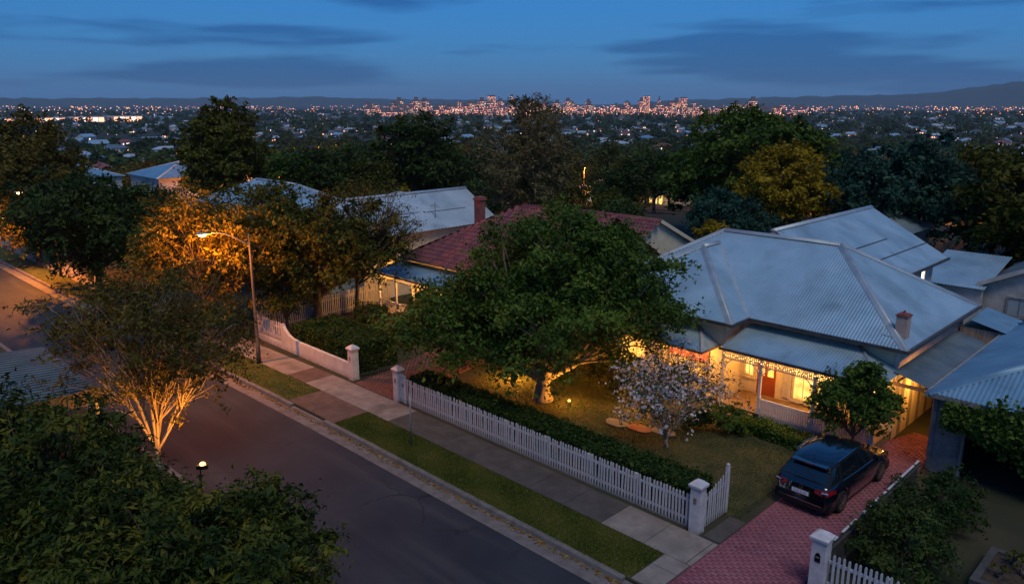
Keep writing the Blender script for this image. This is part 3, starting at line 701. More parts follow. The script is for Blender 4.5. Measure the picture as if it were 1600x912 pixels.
# ================================================================== HEDGES AND SMALL PLANTS
hedge('hedge', 'long dark clipped hedge behind the main picket fence', -24.0, -10.6, 18.05, 19.15, 1.12, 46000, .095, 'leaf_hedge', 21)
hedge('hedge', 'broad dark clipped hedge behind the low rendered wall', -33.6, -28.3, 18.15, 20.6, 1.35, 32000, .10, 'leaf_hedge', 22)
hedge('hedge', 'low clipped hedge below the verandah rail, behind the parked car', -13.4, -8.9, 24.9, 25.7, .46, 16000, .08, 'leaf_green', 23)
bush('shrub', 'brownish feathery shrub beside the neighbour brick drive', (-30.8, 22.6, 0), (1.0, .9, .75), 5000, .10, 'leaf_brown', 31)
bush('shrub', 'dark rounded shrub behind the clipped hedge of the tiled house', (-33.6, 23.0, 0), (1.3, 1.1, .8), 6000, .10, 'leaf_deep', 32)
bush('shrub', 'leafy shrub at the verandah step of the tiled house', (-31.6, 25.0, 0), (1.2, .9, .95), 6000, .10, 'leaf_green', 33)
bush('shrub', 'dense shrub at the left of the big garden tree', (-25.6, 24.4, 0), (1.5, 1.3, 1.2), 7000, .12, 'leaf_green', 34)
bush('shrub', 'yellow lit shrub behind the big tree trunk, under the bay window', (-18.6, 24.6, 0), (1.5, .8, .9), 8000, .11, 'leaf_olive', 35)
bush('shrub', 'low shrub with reddish leaves by the garden light', (-21.8, 24.9, 0), (1.2, .8, .8), 5000, .11, 'leaf_brown', 36)
bush('shrub', 'round shrub at the foot of the verandah steps', (-13.3, 24.6, 0), (.75, .7, .55), 5000, .085, 'leaf_green', 37)
bush('shrub', 'small dark shrub on the lawn between blossom tree and verandah steps', (-14.3, 23.9, 0), (.6, .6, .42), 3500, .085, 'leaf_deep', 38)
bush('shrub', 'scruffy shrub in the dark yard behind the right hand fence', (-5.45, 20.0, 0), (1.0, 1.8, .95), 12000, .10, 'leaf_deep', 39)
bush('shrub', 'shrub with thin twigs near the garage opening', (-5.5, 22.9, 0), (.95, 1.4, .85), 8000, .09, 'leaf_hedge', 40)
bush('shrub', 'tuft of weeds growing beside the rear wheel of the car', (-7.0, 22.6, 0), (.22, .6, .22), 900, .07, 'leaf_green', 41)
# planter at the right edge
t = thing('planter', 'stone edged planter bed with small plants at the lower right edge', 'planter', (-3.2, 21.2, 0))
for a, b, c, d_ in [(-3.9, -2.2, 20.1, 20.28), (-3.9, -2.2, 22.0, 22.18), (-3.9, -3.72, 20.282, 21.998), (-2.38, -2.2, 20.282, 21.998)]: MB().box(a, b, c, d_, -.02, .42).build('stone_edge', 'slab_dark', t)
MB().box(-3.72, -2.38, 20.282, 21.998, -.01, .36).build('soil', 'mulch', t)
for k, (x, y) in enumerate([(-3.4, 20.8), (-3.0, 21.3), (-3.3, 21.7), (-2.8, 20.7)]):
    bush('bedding_plant', ['small leafy plant at the near corner of the stone planter', 'small leafy plant in the middle of the stone planter', 'small leafy plant at the far side of the stone planter', 'small leafy plant at the right side of the stone planter'][k], (x, y, .36), (.22, .22, .2), 500, .07, 'leaf_olive', 50 + k, cat='plant', group='plants in the stone planter')
# garden path stones
for k, (x, y) in enumerate([(-16.6, 22.3), (-15.7, 22.5), (-14.9, 22.9)]):
    mb = MB(); pr = [(x + (.5 + .07 * math.sin(3 * a + k)) * math.cos(a), y + (.36 + .05 * math.cos(2 * a)) * math.sin(a)) for a in np.linspace(0, 6.28, 13)[:-1]]
    mb.slab(pr, -.01, .04)
    tag(mb.build('stepping_stone', 'brick_red' if k == 1 else 'slab_light', org=(x, y, 0)), ['pale stepping stone on the lawn left of the blossom tree', 'reddish stepping stone on the lawn left of the blossom tree', 'stepping stone half under the blossom tree'][k], 'stone', 'stepping stones')

# ================================================================== STREET FURNITURE
SOD = (1, .28, .02)
def street_lamp(label, x, y, top, arm, energy, z0=0, full=False):
    """arm: vector towards the lamp head"""
    t = thing('street_lamp', label, 'street lamp', (x, y, z0))
    MB().tube([(x, y, z0 - .05), (x, y, z0 + .9), (x, y, z0 + .92), (x - .02, y + .02, top * .6 + z0 * .4), (x - .04, y + .03, top)], [.11, .10, .078, .062, .05], 12).build('pole', 'pole_timber', t, smooth=True)
    ax, ay = arm; pts = []
    for k in range(9):
        s = k / 8; pts.append((x - .04 + ax * s, y + .03 + ay * s, top - .55 + .75 * math.sin(s * math.pi * .55)))
    MB().tube(pts, [.03] * 9, 8).build('arm', 'galv', t, smooth=True)
    hx, hy, hz = pts[-1]; dv = Vector((ax, ay, 0)).normalized(); sv = Vector((-dv.y, dv.x, 0))
    hd = MB(); vs = []; pf = [(-.12, .05, .04), (.05, .10, .075), (.25, .13, .09), (.45, .11, .075), (.58, .04, .03)]
    for s, w, h in pf:
        for k in range(8):
            a = 2 * math.pi * k / 8; q = Vector((hx, hy, hz)) + dv * s + sv * w * math.cos(a) + Vector((0, 0, 1)) * (h * math.sin(a) * (1 if math.sin(a) > 0 else .45)); vs.append(tuple(q))
    hd.add(vs, [(i * 8 + k, i * 8 + (k + 1) % 8, i * 8 + 8 + (k + 1) % 8, i * 8 + 8 + k) for i in range(4) for k in range(8)] + [tuple(range(7, -1, -1)), tuple(range(32, 40))])
    h = hd.build('lamp_head', 'galv', t, smooth=True)
    c = Vector((hx, hy, hz - .035)) + dv * .25; lv = []
    for r_, z in [(.13, 0), (.12, -.05), (.07, -.09), (.01, -.105)]:
        for k in range(10):
            a = 2 * math.pi * k / 10; lv.append(tuple(c + dv * r_ * 1.4 * math.cos(a) + sv * r_ * math.sin(a) * .9 + Vector((0, 0, z))))
    MB().add(lv, [(i * 10 + k, i * 10 + 10 + k, i * 10 + 10 + (k + 1) % 10, i * 10 + (k + 1) % 10) for i in range(3) for k in range(10)] + [tuple(range(30, 40))]).build('lens', 'sodium', t)
    if energy: bulb_light('lamp_light', (c.x, c.y, c.z - .22), energy, SOD, t, .10, spot=None if full else 172, target=(c.x, c.y, c.z - 5))
    return t
street_lamp('timber pole street lamp glowing orange against the lit tree', -32.9, 15.95, 6.2, (-.25, -1.75), 2500, full=True)
street_lamp('orange street lamp far up the street at the left edge', -60.3, 15.0, 5.95, (.2, -1.6), 8000)
# floodlight at the foot of the tree on the near verge
t = thing('floodlight', 'bright amber floodlight on a short stake below the pale trunked tree', 'floodlight', (-22.3, 8.6, 0))
MB().tube([(-22.3, 8.6, -.02), (-22.3, 8.6, .95)], .02, 8).build('stake', 'black_metal', t)
MB().bar((-22.36, 8.52, 1.02), (-22.16, 8.78, 1.02), .12, .12).build('housing', 'black_metal', t)
MB().lathe((-22.28, 8.68, 1.07), [(.08, 0), (.09, .03), (.07, .07), (.03, .09)], 12).build('lens', 'flood_lens', t)
bulb_light('flood_light', (-22.45, 8.68, 1.26), 950, (1, .36, .04), t, .08, spot=92, target=(-25.2, 8.4, 2.7))
# thin sign pole on the verge
t = thing('sign_pole', 'thin bare steel pole standing on the grass verge by the picket fence', 'pole', (-20.66, 15.53, 0))
MB().tube([(-20.66, 15.53, -.05), (-20.66, 15.53, 1.9)], .028, 8).build('pole', 'galv', t, smooth=True)
MB().lathe((-20.66, 15.53, 1.9), [(.032, 0), (.032, .025), (.01, .04)], 8).build('cap', 'galv', t)
# garden lights that wash the big tree and lawn
for k, (x, y, e, lab) in enumerate([(-19.1, 22.4, 130, 'small garden spike light on the lawn right of the big tree trunk'), (-22.9, 23.0, 400, 'small garden spike light among shrubs left of the big tree'), (-16.6, 24.0, 170, 'small garden spike light in the bed below the bay window')]):
    t = thing('garden_light', lab, 'garden light', (x, y, 0))
    MB().tube([(x, y, -.02), (x, y, .16)], .015, 6).build('spike', 'black_metal', t)
    MB().lathe((x, y, .16), [(.05, 0), (.06, .03), (.05, .12)], 10).build('lens', 'garden_lens', t)
    MB().lathe((x, y, .281), [(.08, 0), (.07, .02), (.01, .05)], 10).build('cap', 'black_metal', t)
    bulb_light('garden_bulb', (x, y, .75), e, (1, .40, .05), t, .08)

# ================================================================== HOUSES
WARM = (1, .44, .085)
def caps_part(parent, caps, r=.085, key='flashing', name='ridge_cap'):
    for a, b in caps:
        a = Vector(a) + Vector((0, 0, .012)); b = Vector(b) + Vector((0, 0, .012))
        d = (b - a).normalized(); s = d.cross(Vector((0, 0, 1))).normalized(); u = s.cross(d)
        prof = [(-r * 1.9, -.055), (-r, .0), (-r * .45, .045), (0, .06), (r * .45, .045), (r, .0), (r * 1.9, -.055)]
        vs = [tuple(p + s * x + u * z) for p in (a, b) for x, z in prof]
        MB().add(vs, [(i, 7 + i, 8 + i, 1 + i) for i in range(6)] + [(0, 1, 2, 3, 4, 5, 6), (13, 12, 11, 10, 9, 8, 7)]).build(name, key, parent, smooth=True)
def gutter(parent, a, b, out, key='guttering', h=.11, w=.11):
    """quad gutter along an eave from a to b, projecting along out"""
    a = Vector(a); b = Vector(b); o = Vector((*out, 0)) * w; z = Vector((0, 0, 1))
    pr = [Vector((0, 0, 0)), o, o - z * .0, o * .98 - z * h, -z * h]
    vs = [tuple(p + q) for p in (a, b) for q in (z * 0 - z * .01, o + z * .012, o * .96 - z * h, -z * h)]
    MB().add(vs, [(i, 4 + i, 4 + (i + 1) % 4, (i + 1) % 4) for i in range(4)] + [(0, 1, 2, 3), (7, 6, 5, 4)]).build('gutter', key, parent)
def window(parent, kind_, c, w, h, face, pane='window_warm', bars=(1, 1), frame='white_paint', fw=.07, sill=True):
    """window in a wall: centre c on the wall face, face = outward unit normal (axis aligned)"""
    cx, cy, cz = c; fx, fy = face; sx, sy = -fy, fx
    def bx(mb, s0, s1, z0, z1, d0, d1):
        p = [(cx + sx * s + fx * d, cy + sy * s + fy * d) for s, d in ((s0, d0), (s1, d0), (s1, d1), (s0, d1))]
        if (p[1][0] - p[0][0]) * (p[2][1] - p[1][1]) - (p[1][1] - p[0][1]) * (p[2][0] - p[1][0]) < 0: p = p[::-1]
        mb.slab(p, z0, z1)
    fr = MB(); a = w / 2; b = h / 2
    bx(fr, -a, -a + fw, cz - b, cz + b, -.02, .05); bx(fr, a - fw, a, cz - b, cz + b, -.02, .05)
    bx(fr, -a + fw, a - fw, cz + b - fw, cz + b, -.02, .05); bx(fr, -a + fw, a - fw, cz - b, cz - b + fw, -.02, .05)
    o = fr.build('window', frame, parent)
    n, m_ = bars; W_ = (w - 2 * fw) / n; H_ = (h - 2 * fw) / m_
    for i in range(n):
        for j in range(m_):
            p = MB(); bx(p, -a + fw + i * W_ + .016, -a + fw + (i + 1) * W_ - .016, cz - b + fw + j * H_ + .016, cz - b + fw + (j + 1) * H_ - .016, .0, .012); p.build('pane', pane, o)
    if n > 1 or m_ > 1:
        g = MB()
        for i in range(1, n): bx(g, -a + fw + i * W_ - .015, -a + fw + i * W_ + .015, cz - b + fw, cz + b - fw, .0, .035)
        for j in range(1, m_): bx(g, -a + fw, a - fw, cz - b + fw + j * H_ - .015, cz - b + fw + j * H_ + .015, .001, .034)
        g.build('glazing_bar', frame, o)
    if sill:
        s = MB(); bx(s, -a - .06, a + .06, cz - b - .05, cz - b - .001, -.02, .10); s.build('sill', frame, o)
    return o

# ---------------------------------------------------------------- main villa
H = thing('villa', 'large cream weatherboard villa with pale corrugated iron hip roof and lit verandah', 'house', (-14.5, 31, 0))
ZE = 3.6
F, caps = hip_faces(-22.4, -8.3, 27.75, 36.45, ZE, .61)
mb = MB()
for p, u in F: corr(mb, p, u)
roof = mb.build('roof', 'iron', H, smooth=True)
caps_part(roof, caps)
# projecting bay roof
mb = MB(); bx0, bx1, by = -21.5, -14.3, 26.4; bm, bz = -17.9, ZE + 3.6 * .61
corr(mb, [(bx0, by, ZE), (bx1, by, ZE), (bm, by + 3.6, bz)], (1, 0, 0))
corr(mb, [(bx1, by, ZE), (bx1, 27.75, ZE), (bm, 31.35, bz), (bm, by + 3.6, bz)], (0, 1, 0))
corr(mb, [(bx0, 27.75, ZE), (bx0, by, ZE), (bm, by + 3.6, bz), (bm, 31.35, bz)], (0, 1, 0))
br = mb.build('roof', 'iron', H, smooth=True)
caps_part(br, [((bx1, by, ZE), (bm, by + 3.6, bz)), ((bx0, by, ZE), (bm, by + 3.6, bz)), ((bm, by + 3.6, bz), (bm, 31.35, bz))])
MB().bar((bx1 + .02, 27.77, ZE + .02), (bm, 31.37, bz + .02), .22, .02).build('valley_flashing', 'flashing', br)
# rear wing
mb = MB()
F, caps = hip_faces(-19.8, -11.6, 32.15, 43.4, 4.24, .551, 'sn')
for p, u in F: corr(mb, p, u)
rw = mb.build('roof', 'iron', H, smooth=True); caps_part(rw, caps[-1:])
MB().poly([(-19.7, 32.2, 4.24), (-11.7, 32.2, 4.24), (-15.7, 32.2, 6.44)]).build('gable_panel', 'flashing', rw)
MB().add([(-15.7, 43.43, 6.50), (-11.55, 43.43, 4.22), (-11.55, 43.43, 4.06), (-15.7, 43.43, 6.34), (-19.85, 43.43, 4.22), (-19.85, 43.43, 4.06)], [(0, 1, 2, 3), (0, 3, 5, 4)]).build('barge_board', 'aged_wall', rw)
for xx, zz, y0_, y1_ in [(-13.6, 5.36, 35.5, 40.2), (-12.7, 4.865, 37.0, 43.3)]: MB().bar((xx, y0_, zz + .012), (xx, y1_, zz + .012), .05, .02).build('lap_seam', 'guttering', rw)
# walls
mb = MB()
boards(mb, (-14.75, 28.2), (-8.7, 28.2), .3, 3.5, [(.2, .7, 1.0, 2.35), (.8, 1.6, .38, 2.40), (2.3, 3.6, .5, 2.45)])
mb.build('wall', 'cream_paint', H)
mb = MB(); boards(mb, (-8.7, 28.2), (-8.7, 36.0), .0, 3.5, [], step=.17); mb.build('wall', 'aged_wall', H)
mb = MB(); boards(mb, (-21.0, 26.85), (-14.75, 26.85), .2, 3.52, [(1.0, 2.5, .8, 2.4), (3.6, 5.6, .8, 2.4)]); boards(mb, (-14.75, 26.85), (-14.75, 28.2), .2, 3.52, []); mb.build('bay_wall', 'cream_paint', H)
MB().box(-14.80, -14.70, 26.80, 26.90, .2, 3.55).build('corner_board', 'cream_paint', H)
MB().box(-8.74, -8.62, 28.12, 28.24, .0, 3.55).build('corner_board', 'aged_wall', H)
MB().box(-21.0, -14.78, 26.88, 28.1, .02, 3.4).box(-21.9, -8.76, 28.3, 36.0, .02, 3.45).build('inner_wall', 'dark_inside', H)
mb = MB(); boards(mb, (-12.1, 36.0), (-12.1, 42.9), .0, 4.15, [(5.0, 5.7, 3.0, 3.9)]); mb.build('wall', 'aged_wall', H); mb = MB(); boards(mb, (-21.9, 36), (-21.9, 28.2), 0, 3.5); mb.build('wall', 'aged_wall', H)
MB().box(-19.3, -12.15, 36.05, 42.9, .02, 4.1).build('inner_wall', 'dark_inside', H)
window(H, 'w', (-12.09, 41.3, 3.45), .7, .9, (1, 0), 'window_white', (1, 1))
# soffits
MB().box(-22.3, -8.35, 27.8, 28.25, 3.44, 3.5).box(-8.72, -8.36, 28.252, 36.4, 3.441, 3.5).box(-21.4, -14.35, 26.45, 26.9, 3.442, 3.5).box(-14.8, -14.36, 26.902, 27.798, 3.443, 3.5).build('soffit', 'cream_paint', H)
for a, b, o in [((bx1, 27.75, ZE), (-8.3, 27.75, ZE), (0, -1)), ((-8.3, 27.64, ZE), (-8.3, 36.5, ZE), (1, 0)), ((bx0, by, ZE), (bx1, by, ZE), (0, -1)), ((bx1, by - .11, ZE), (bx1, 27.64, ZE), (1, 0)), ((-11.6, 36.5, 4.24), (-11.6, 43.45, 4.24), (1, 0))]:
    gutter(H, a, b, o)
# triangular infill above the verandah ends
# verandah roofs
def vroof(eave, top, hip=None, key='iron'):
    mb = MB(); corr(mb, [eave[0], eave[1], top[1], top[0]], (1, 0, 0))
    if hip: corr(mb, hip, (0, 1, 0))
    return mb.build('verandah_roof', key, H, smooth=True)
vr = vroof(((-14.55, 26.15, 2.68), (-8.45, 26.15, 2.68)), ((-14.40, 28.16, 3.30), (-10.0, 28.16, 3.30)), [(-8.45, 26.15, 2.68), (-8.45, 28.16, 2.68), (-10.0, 28.16, 3.30)])
caps_part(vr, [((-8.45, 26.15, 2.68), (-10.0, 28.16, 3.30))], .06)
gutter(H, (-14.6, 26.15, 2.68), (-8.4, 26.15, 2.68), (0, -1), h=.09, w=.09)
v2 = vroof(((-21.0, 25.5, 2.52), (-15.0, 25.5, 2.52)), ((-20.6, 26.83, 3.10), (-15.9, 26.83, 3.10)), [(-15.0, 25.5, 2.52), (-15.0, 26.83, 2.52), (-15.9, 26.83, 3.10)])
caps_part(v2, [((-15.0, 25.5, 2.52), (-15.9, 26.83, 3.10))], .06)
gutter(H, (-21.05, 25.5, 2.52), (-14.95, 25.5, 2.52), (0, -1), h=.08, w=.08)
gutter(H, (-15.0, 25.42, 2.52), (-15.0, 26.84, 2.52), (1, 0), h=.08, w=.06)
# ceiling of the verandah
MB().box(-14.5, -8.55, 26.25, 28.17, 2.60, 2.63).build('verandah_ceiling', 'cream_paint', H)
MB().box(-20.9, -15.1, 25.6, 26.82, 2.44, 2.47).build('verandah_ceiling', 'cream_paint', H)
# deck, steps, posts
dk = MB().box(-14.5, -8.6, 26.28, 28.19, .0, .34).build('verandah_floor', 'timber', H)
y = 26.2
while y < 28.15:
    MB().box(-14.5, -8.6, y + .004, y + .116, .341, .372).build('floorboard', 'timber', dk); y += .12
MB().box(-14.4, -13.0, 25.75, 26.19, -.01, .18).build('step', 'timber', H)
MB().box(-14.4, -13.0, 26.0, 26.195, .181, .30).build('step', 'timber', H)
POSTX = (-14.45, -12.85, -10.75, -8.62)
for x in POSTX:
    mb = MB().box(x - .05, x + .05, 26.2, 26.3, .372, 2.6).box(x - .07, x + .07, 26.18, 26.32, .372, .62).box(x - .065, x + .065, 26.185, 26.315, 1.0, 1.06).box(x - .07, x + .07, 26.18, 26.32, 2.02, 2.09)
    mb.build('verandah_post', 'white_paint', H)
for a, b in zip(POSTX[:-1], POSTX[1:]):
    # fretwork frieze: rails, spindles, curved brackets
    mb = MB().box(a + .05, b - .05, 26.23, 26.27, 2.54, 2.59).box(a + .05, b - .05, 26.23, 26.27, 2.24, 2.275)
    n = int((b - a) / .075)
    for k in range(n): x = a + .08 + k * (b - a - .16) / (n - 1); mb.box(x - .013, x + .013, 26.24, 26.26, 2.276, 2.539)
    for k in range(int((b - a) / .15)):
        x = a + .12 + k * .15; mb.box(x - .045, x + .045, 26.236, 26.264, 2.36, 2.44)
    for s, xx in ((1, a + .05), (-1, b - .05)):
        pts = [(xx + s * .32 * math.sin(q), 26.25, 2.24 - .34 * (1 - math.cos(q)) * 0 - .32 * (1 - math.sin(q)) ** 1.2) for q in np.linspace(0, 1.57, 7)]
        mb.tube(pts, .022, 6)
    mb.build('fretwork', 'white_paint', H)
# picket balustrade
bal = MB().box(-12.80, -8.67, 26.22, 26.28, .93, .985).box(-12.80, -8.67, 26.23, 26.27, .42, .46).build('balustrade', 'white_paint', H)
pk = MB().box(-.033, .033, -.012, .012, 0, .90).build('baluster', 'white_paint'); pmesh = pk.data; bpy.data.objects.remove(pk)
for k in range(46): inst(pmesh, bal, (-12.74 + k * .0892, 26.205, .06), name='baluster')
# doors and windows of the front
window(H, 'w', (-14.30, 28.2, 1.68), .50, 1.35, (0, -1), 'window_gold', (2, 1), 'cream_paint')
dr = MB().box(-13.95, -13.15, 28.185, 28.225, .375, 2.40).build('door', 'door_red', H)
MB().box(-13.85, -13.63, 28.17, 28.184, 1.2, 2.2).build('pane', 'window_warm', dr); MB().box(-13.49, -13.25, 28.17, 28.184, 1.2, 2.2).build('pane', 'window_warm', dr)
MB().lathe((-13.21, 28.16, 1.25), [(.015, 0), (.03, .02), (.015, .05)], 8).build('handle', 'galv', dr)
window(H, 'w', (-11.8, 28.2, 1.48), 1.30, 1.95, (0, -1), 'window_gold', (3, 2), 'white_paint')
for x in (-12.64, -10.96): MB().box(x - .17, x + .17, 28.13, 28.19, .52, 2.46).build('shutter', 'white_paint', H)
window(H, 'w', (-19.25, 26.85, 1.6), 1.5, 1.6, (0, -1), 'window_warm', (3, 2), 'cream_paint')
bw = window(H, 'w', (-16.4, 26.85, 1.6), 2.0, 1.6, (0, -1), 'window_warm', (4, 2), 'timber')
for o in [c for c in bw.children if c.name.startswith('pane')][1::2]: o.data.materials[0] = M['window_red']
# chimney by the right hand corner
ch = MB().box(-8.98, -8.60, 28.42, 28.82, 3.65, 4.60).build('chimney', 'render_pink', H)
MB().box(-9.01, -8.57, 28.39, 28.85, 4.60, 4.65).box(-8.96, -8.62, 28.44, 28.80, 4.651, 4.69).build('chimney_cap', 'brick_red', ch)
MB().lathe((-8.79, 28.62, 4.69), [(.05, 0), (.04, .09), (.05, .1)], 10).build('chimney_pot', 'brick_red', ch)
MB().add([(-9.35, 28.2, 3.90), (-8.75, 28.12, 3.86), (-8.95, 28.95, 4.03), (-9.42, 28.62, 4.16)], [(0, 1, 2, 3)]).build('chimney_flashing', 'iron_white', ch)
# vertical side palings under the lean-to
for k in range(16):
    y = 28.1 + k * .33; MB().box(-8.64, -8.60, y, y + .30, -.02, 2.2).build('side_board', 'timber_grey' if k % 3 == 2 else 'cream_paint', H)
# lean-to roof beside the villa
mb = MB(); corr(mb, [(-7.15, 27.6, 2.42), (-7.15, 34.8, 2.42), (-8.6, 34.8, 2.80), (-8.6, 27.6, 2.80)], (0, 1, 0))
mb.build('lean_to_roof', 'iron_dark', H, smooth=True)
for y in (27.75, 31.0, 34.5): MB().box(-7.26, -7.18, y, y + .08, -.02, 2.38).build('lean_to_post', 'timber_grey', H)
MB().box(-8.6, -7.17, 27.62, 27.68, 2.30, 2.42).build('lean_to_beam', 'timber', H)
# little porch at the back right
mb = MB(); corr(mb, [(-6.9, 35.2, 2.9), (-6.9, 37.9, 2.9), (-8.3, 37.9, 3.25), (-8.3, 35.2, 3.25)], (0, 1, 0)); mb.build('porch_roof', 'iron_blue', H, smooth=True)
MB().box(-8.6, -7.0, 35.3, 37.8, 0, 2.86).build('porch_wall', 'timber_grey', H)
# verandah lamps: the lit fittings the photograph shows
for k, (x, y, z, e) in enumerate([(-13.6, 27.2, 2.42, 85), (-11.2, 27.0, 2.42, 115), (-9.4, 27.2, 2.42, 80), (-16.0, 26.0, 2.30, 170), (-18.6, 26.0, 2.30, 120)]):
    l_ = thing('ceiling_lamp', ['round verandah ceiling lamp above the front door', 'round verandah ceiling lamp before the wide shuttered window', 'round verandah ceiling lamp at the right end behind the small tree', 'round lamp under the bay hood near the red panes', 'round lamp under the bay hood at its left end'][k], 'lamp', (x, y, z), 'verandah lamps')
    MB().lathe((x, y, z + .02), [(.10, .0), (.11, .05), (.05, .12), (.04, .17)], 12).build('fitting', 'white_paint', l_)
    MB().lathe((x, y, z - .05), [(.02, 0), (.08, .03), (.095, .068)], 12).build('globe', 'bulb', l_)
    bulb_light('lamp_bulb', (x, y, z - .15), e, WARM, l_, .07)
l_ = thing('wall_lamp', 'amber wall lamp in the narrow passage between villa and garage', 'lamp', (-8.55, 30.6, 2.0))
MB().box(-8.6, -8.5, 30.55, 30.65, 1.9, 2.1).build('bracket', 'black_metal', l_); MB().lathe((-8.45, 30.6, 1.86), [(.03, 0), (.05, .05), (.04, .12)], 8).build('globe', 'bulb', l_)
bulb_light('lamp_bulb', (-8.0, 29.6, 1.9), 85, (1, .42, .07), l_, .06)
# string lights in the frieze
sl = thing('string_lights', 'string of warm bulbs hung along the villa verandah frieze', 'string lights', (-11.5, 26.18, 2.45))
bmesh_ = MB().lathe((0, 0, 0), [(.004, -.02), (.017, -.008), (.017, .008), (.004, .02)], 6).build('bulb', 'bulb'); bme = bmesh_.data; bpy.data.objects.remove(bmesh_)
wp = []
rb = random.Random(5)
for k in range(70):
    x = -14.4 + k * .083; z = 2.50 - .05 * abs(math.sin(k * .9)) - rb.uniform(0, .06); wp.append((x, 26.17, z + .03)); inst(bme, sl, (x, 26.165, z), name='bulb')
MB().tube(wp, .004, 4).build('wire', 'black_metal', sl)

# ---------------------------------------------------------------- garage at the right
G = thing('garage', 'weathered garage with blue corrugated hip roof, dark open front and creeper', 'garage', (-3.2, 31, 0))
F, caps = hip_faces(-7.1, .9, 26.35, 37.5, 2.80, .42)
mb = MB()
for p, u in F: corr(mb, p, u, pitch=.14, amp=.018)
gr_ = mb.build('roof', 'iron_blue', G, smooth=True); caps_part(gr_, caps, .1, 'iron_blue')
gutter(G, (-7.15, 26.35, 2.80), (.95, 26.35, 2.80), (0, -1), 'timber_grey', .14, .06)
gutter(G, (-7.1, 37.5, 2.80), (-7.1, 26.3, 2.80), (-1, 0), 'timber_grey', .14, .06)
mb = MB(); mb.box(-6.9, -5.92, 26.62, 26.80, -.02, 2.78); mb.box(-2.4, .7, 26.62, 26.80, -.02, 2.78).box(-5.92, -2.4, 26.63, 26.79, 2.16, 2.779)
mb.build('front_wall', 'stained_block', G)
MB().box(-6.9, -6.76, 26.802, 37.3, -.02, 2.77).box(.56, .7, 26.802, 37.3, -.02, 2.77).box(-6.758, .558, 37.16, 37.3, -.02, 2.77).build('side_wall', 'timber_grey', G)
MB().box(-6.7, .55, 26.81, 37.1, -.01, .02).build('floor', 'dark_inside', G)
MB().box(-5.98, -5.90, 26.54, 26.62, -.02, 2.2).box(-2.42, -2.34, 26.54, 26.62, -.02, 2.2).box(-5.98, -2.34, 26.54, 26.621, 2.2, 2.30).build('door_frame', 'timber_grey', G)
for k in range(5): MB().box(-6.93, -6.80, 26.58 - .02 * (k % 2), 26.619, .1 + k * .52, .1 + k * .52 + .48).build('quoin_block', 'stained_block', G)
rg = np.random.default_rng(61)
t = thing('creeper', 'leafy green creeper hanging over the garage front above the opening', 'creeper', (-4.2, 26.4, 2.2))
n = 22000; px = rg.uniform(-2.3, 4.2, n); s = (px + 2.3) / 5.2
hh = .4 + .75 * np.clip(s * 2.2, 0, 1) + .22 * np.sin(px * 3.1) * np.sin(px * 1.3 + 1); pz = .05 + rg.normal(0, .36, n) * hh - .12 * s
pos = np.stack([px, -.12 - np.abs(rg.normal(0, .2, n)) * (1 - np.clip(np.abs(pz - .1), 0, 1) * .5), pz], 1)
addmesh(leaves(rg, pos, np.tile([0, -.8, .5], (n, 1)), .13, .65, np.clip(rg.random(n), 0, 1), 'foliage', 'leaf_green'), 'foliage', t)
mb = MB()
for k in range(9):
    a = rg.uniform(-2.4, 2.2); mb.tube([(a - 4.2, 26.5, 2.2 - .25), (a - 4.0 + rg.normal(0, .2), 26.42, 2.4), (a - 3.7 + rg.normal(0, .3), 26.36, 2.65)], [.02, .014, .006], 5)
mb.build('stem', 'bark', t)
# security lamp on the garage corner, unlit
t = thing('wall_fitting', 'small white ball fitting on the garage corner', 'fitting', (-6.5, 26.5, 2.05))
MB().lathe((-6.5, 26.52, 1.98), [(.02, 0), (.055, .03), (.06, .07), (.03, .11)], 10).build('globe', 'white_paint', t); MB().box(-6.53, -6.47, 26.52, 26.62, 2.09, 2.13).build('bracket', 'galv', t)

# ---------------------------------------------------------------- outbuilding behind the villa
O = thing('cottage', 'pale weathered cottage with sagging iron roofs behind the villa at the right', 'cottage', (-7.5, 47, 0))
F, caps = hip_faces(-10.2, -5.2, 44.5, 51.5, 2.9, .50, 's')
mb = MB()
for p, u in F: corr(mb, p, u, pitch=.16)
r_ = mb.build('roof', 'iron_dark', O, smooth=True); caps_part(r_, caps)
MB().add([(-10.1, 44.75, 0), (-5.3, 44.75, 0), (-5.3, 44.75, 2.9), (-7.7, 44.75, 4.1), (-10.1, 44.75, 2.9)], [(0, 1, 2, 3, 4)]).box(-5.5, -5.3, 44.76, 51.3, 0, 2.88).box(-10.1, -9.9, 44.76, 51.3, 0, 2.88).build('wall', 'aged_wall', O)
MB().bar((-7.7, 44.42, 4.20), (-5.05, 44.42, 2.86), .05, .2).bar((-7.7, 44.42, 4.20), (-10.35, 44.42, 2.86), .05, .2).build('barge_board', 'aged_wall', O)
mb = MB(); corr(mb, [(-13.2, 44.0, 2.7), (-9.9, 44.0, 2.7), (-9.9, 49, 3.7), (-13.2, 49, 3.7)], (1, 0, 0), pitch=.16); mb.build('roof', 'iron', O, smooth=True)
MB().box(-13.0, -10.0, 44.2, 44.35, 0, 2.66).build('wall', 'render_wall', O)
window(O, 'w', (-8.4, 44.74, 1.9), 1.2, 1.0, (0, -1), 'iron_white', (2, 1), 'timber_grey')
MB().box(-6.6, -5.9, 44.70, 44.745, .02, 2.05).build('door', 'timber_grey', O)
mb = MB(); corr(mb, [(-5.2, 44.9, 2.3), (-5.2, 48, 2.3), (-2.6, 48, 2.0), (-2.6, 44.9, 2.0)], (0, 1, 0), pitch=.16); mb.build('roof', 'iron_dark', O, smooth=True)
MB().box(-5.25, -2.7, 45.0, 47.9, 0, 1.98).build('shed_wall', 'timber_grey', O)

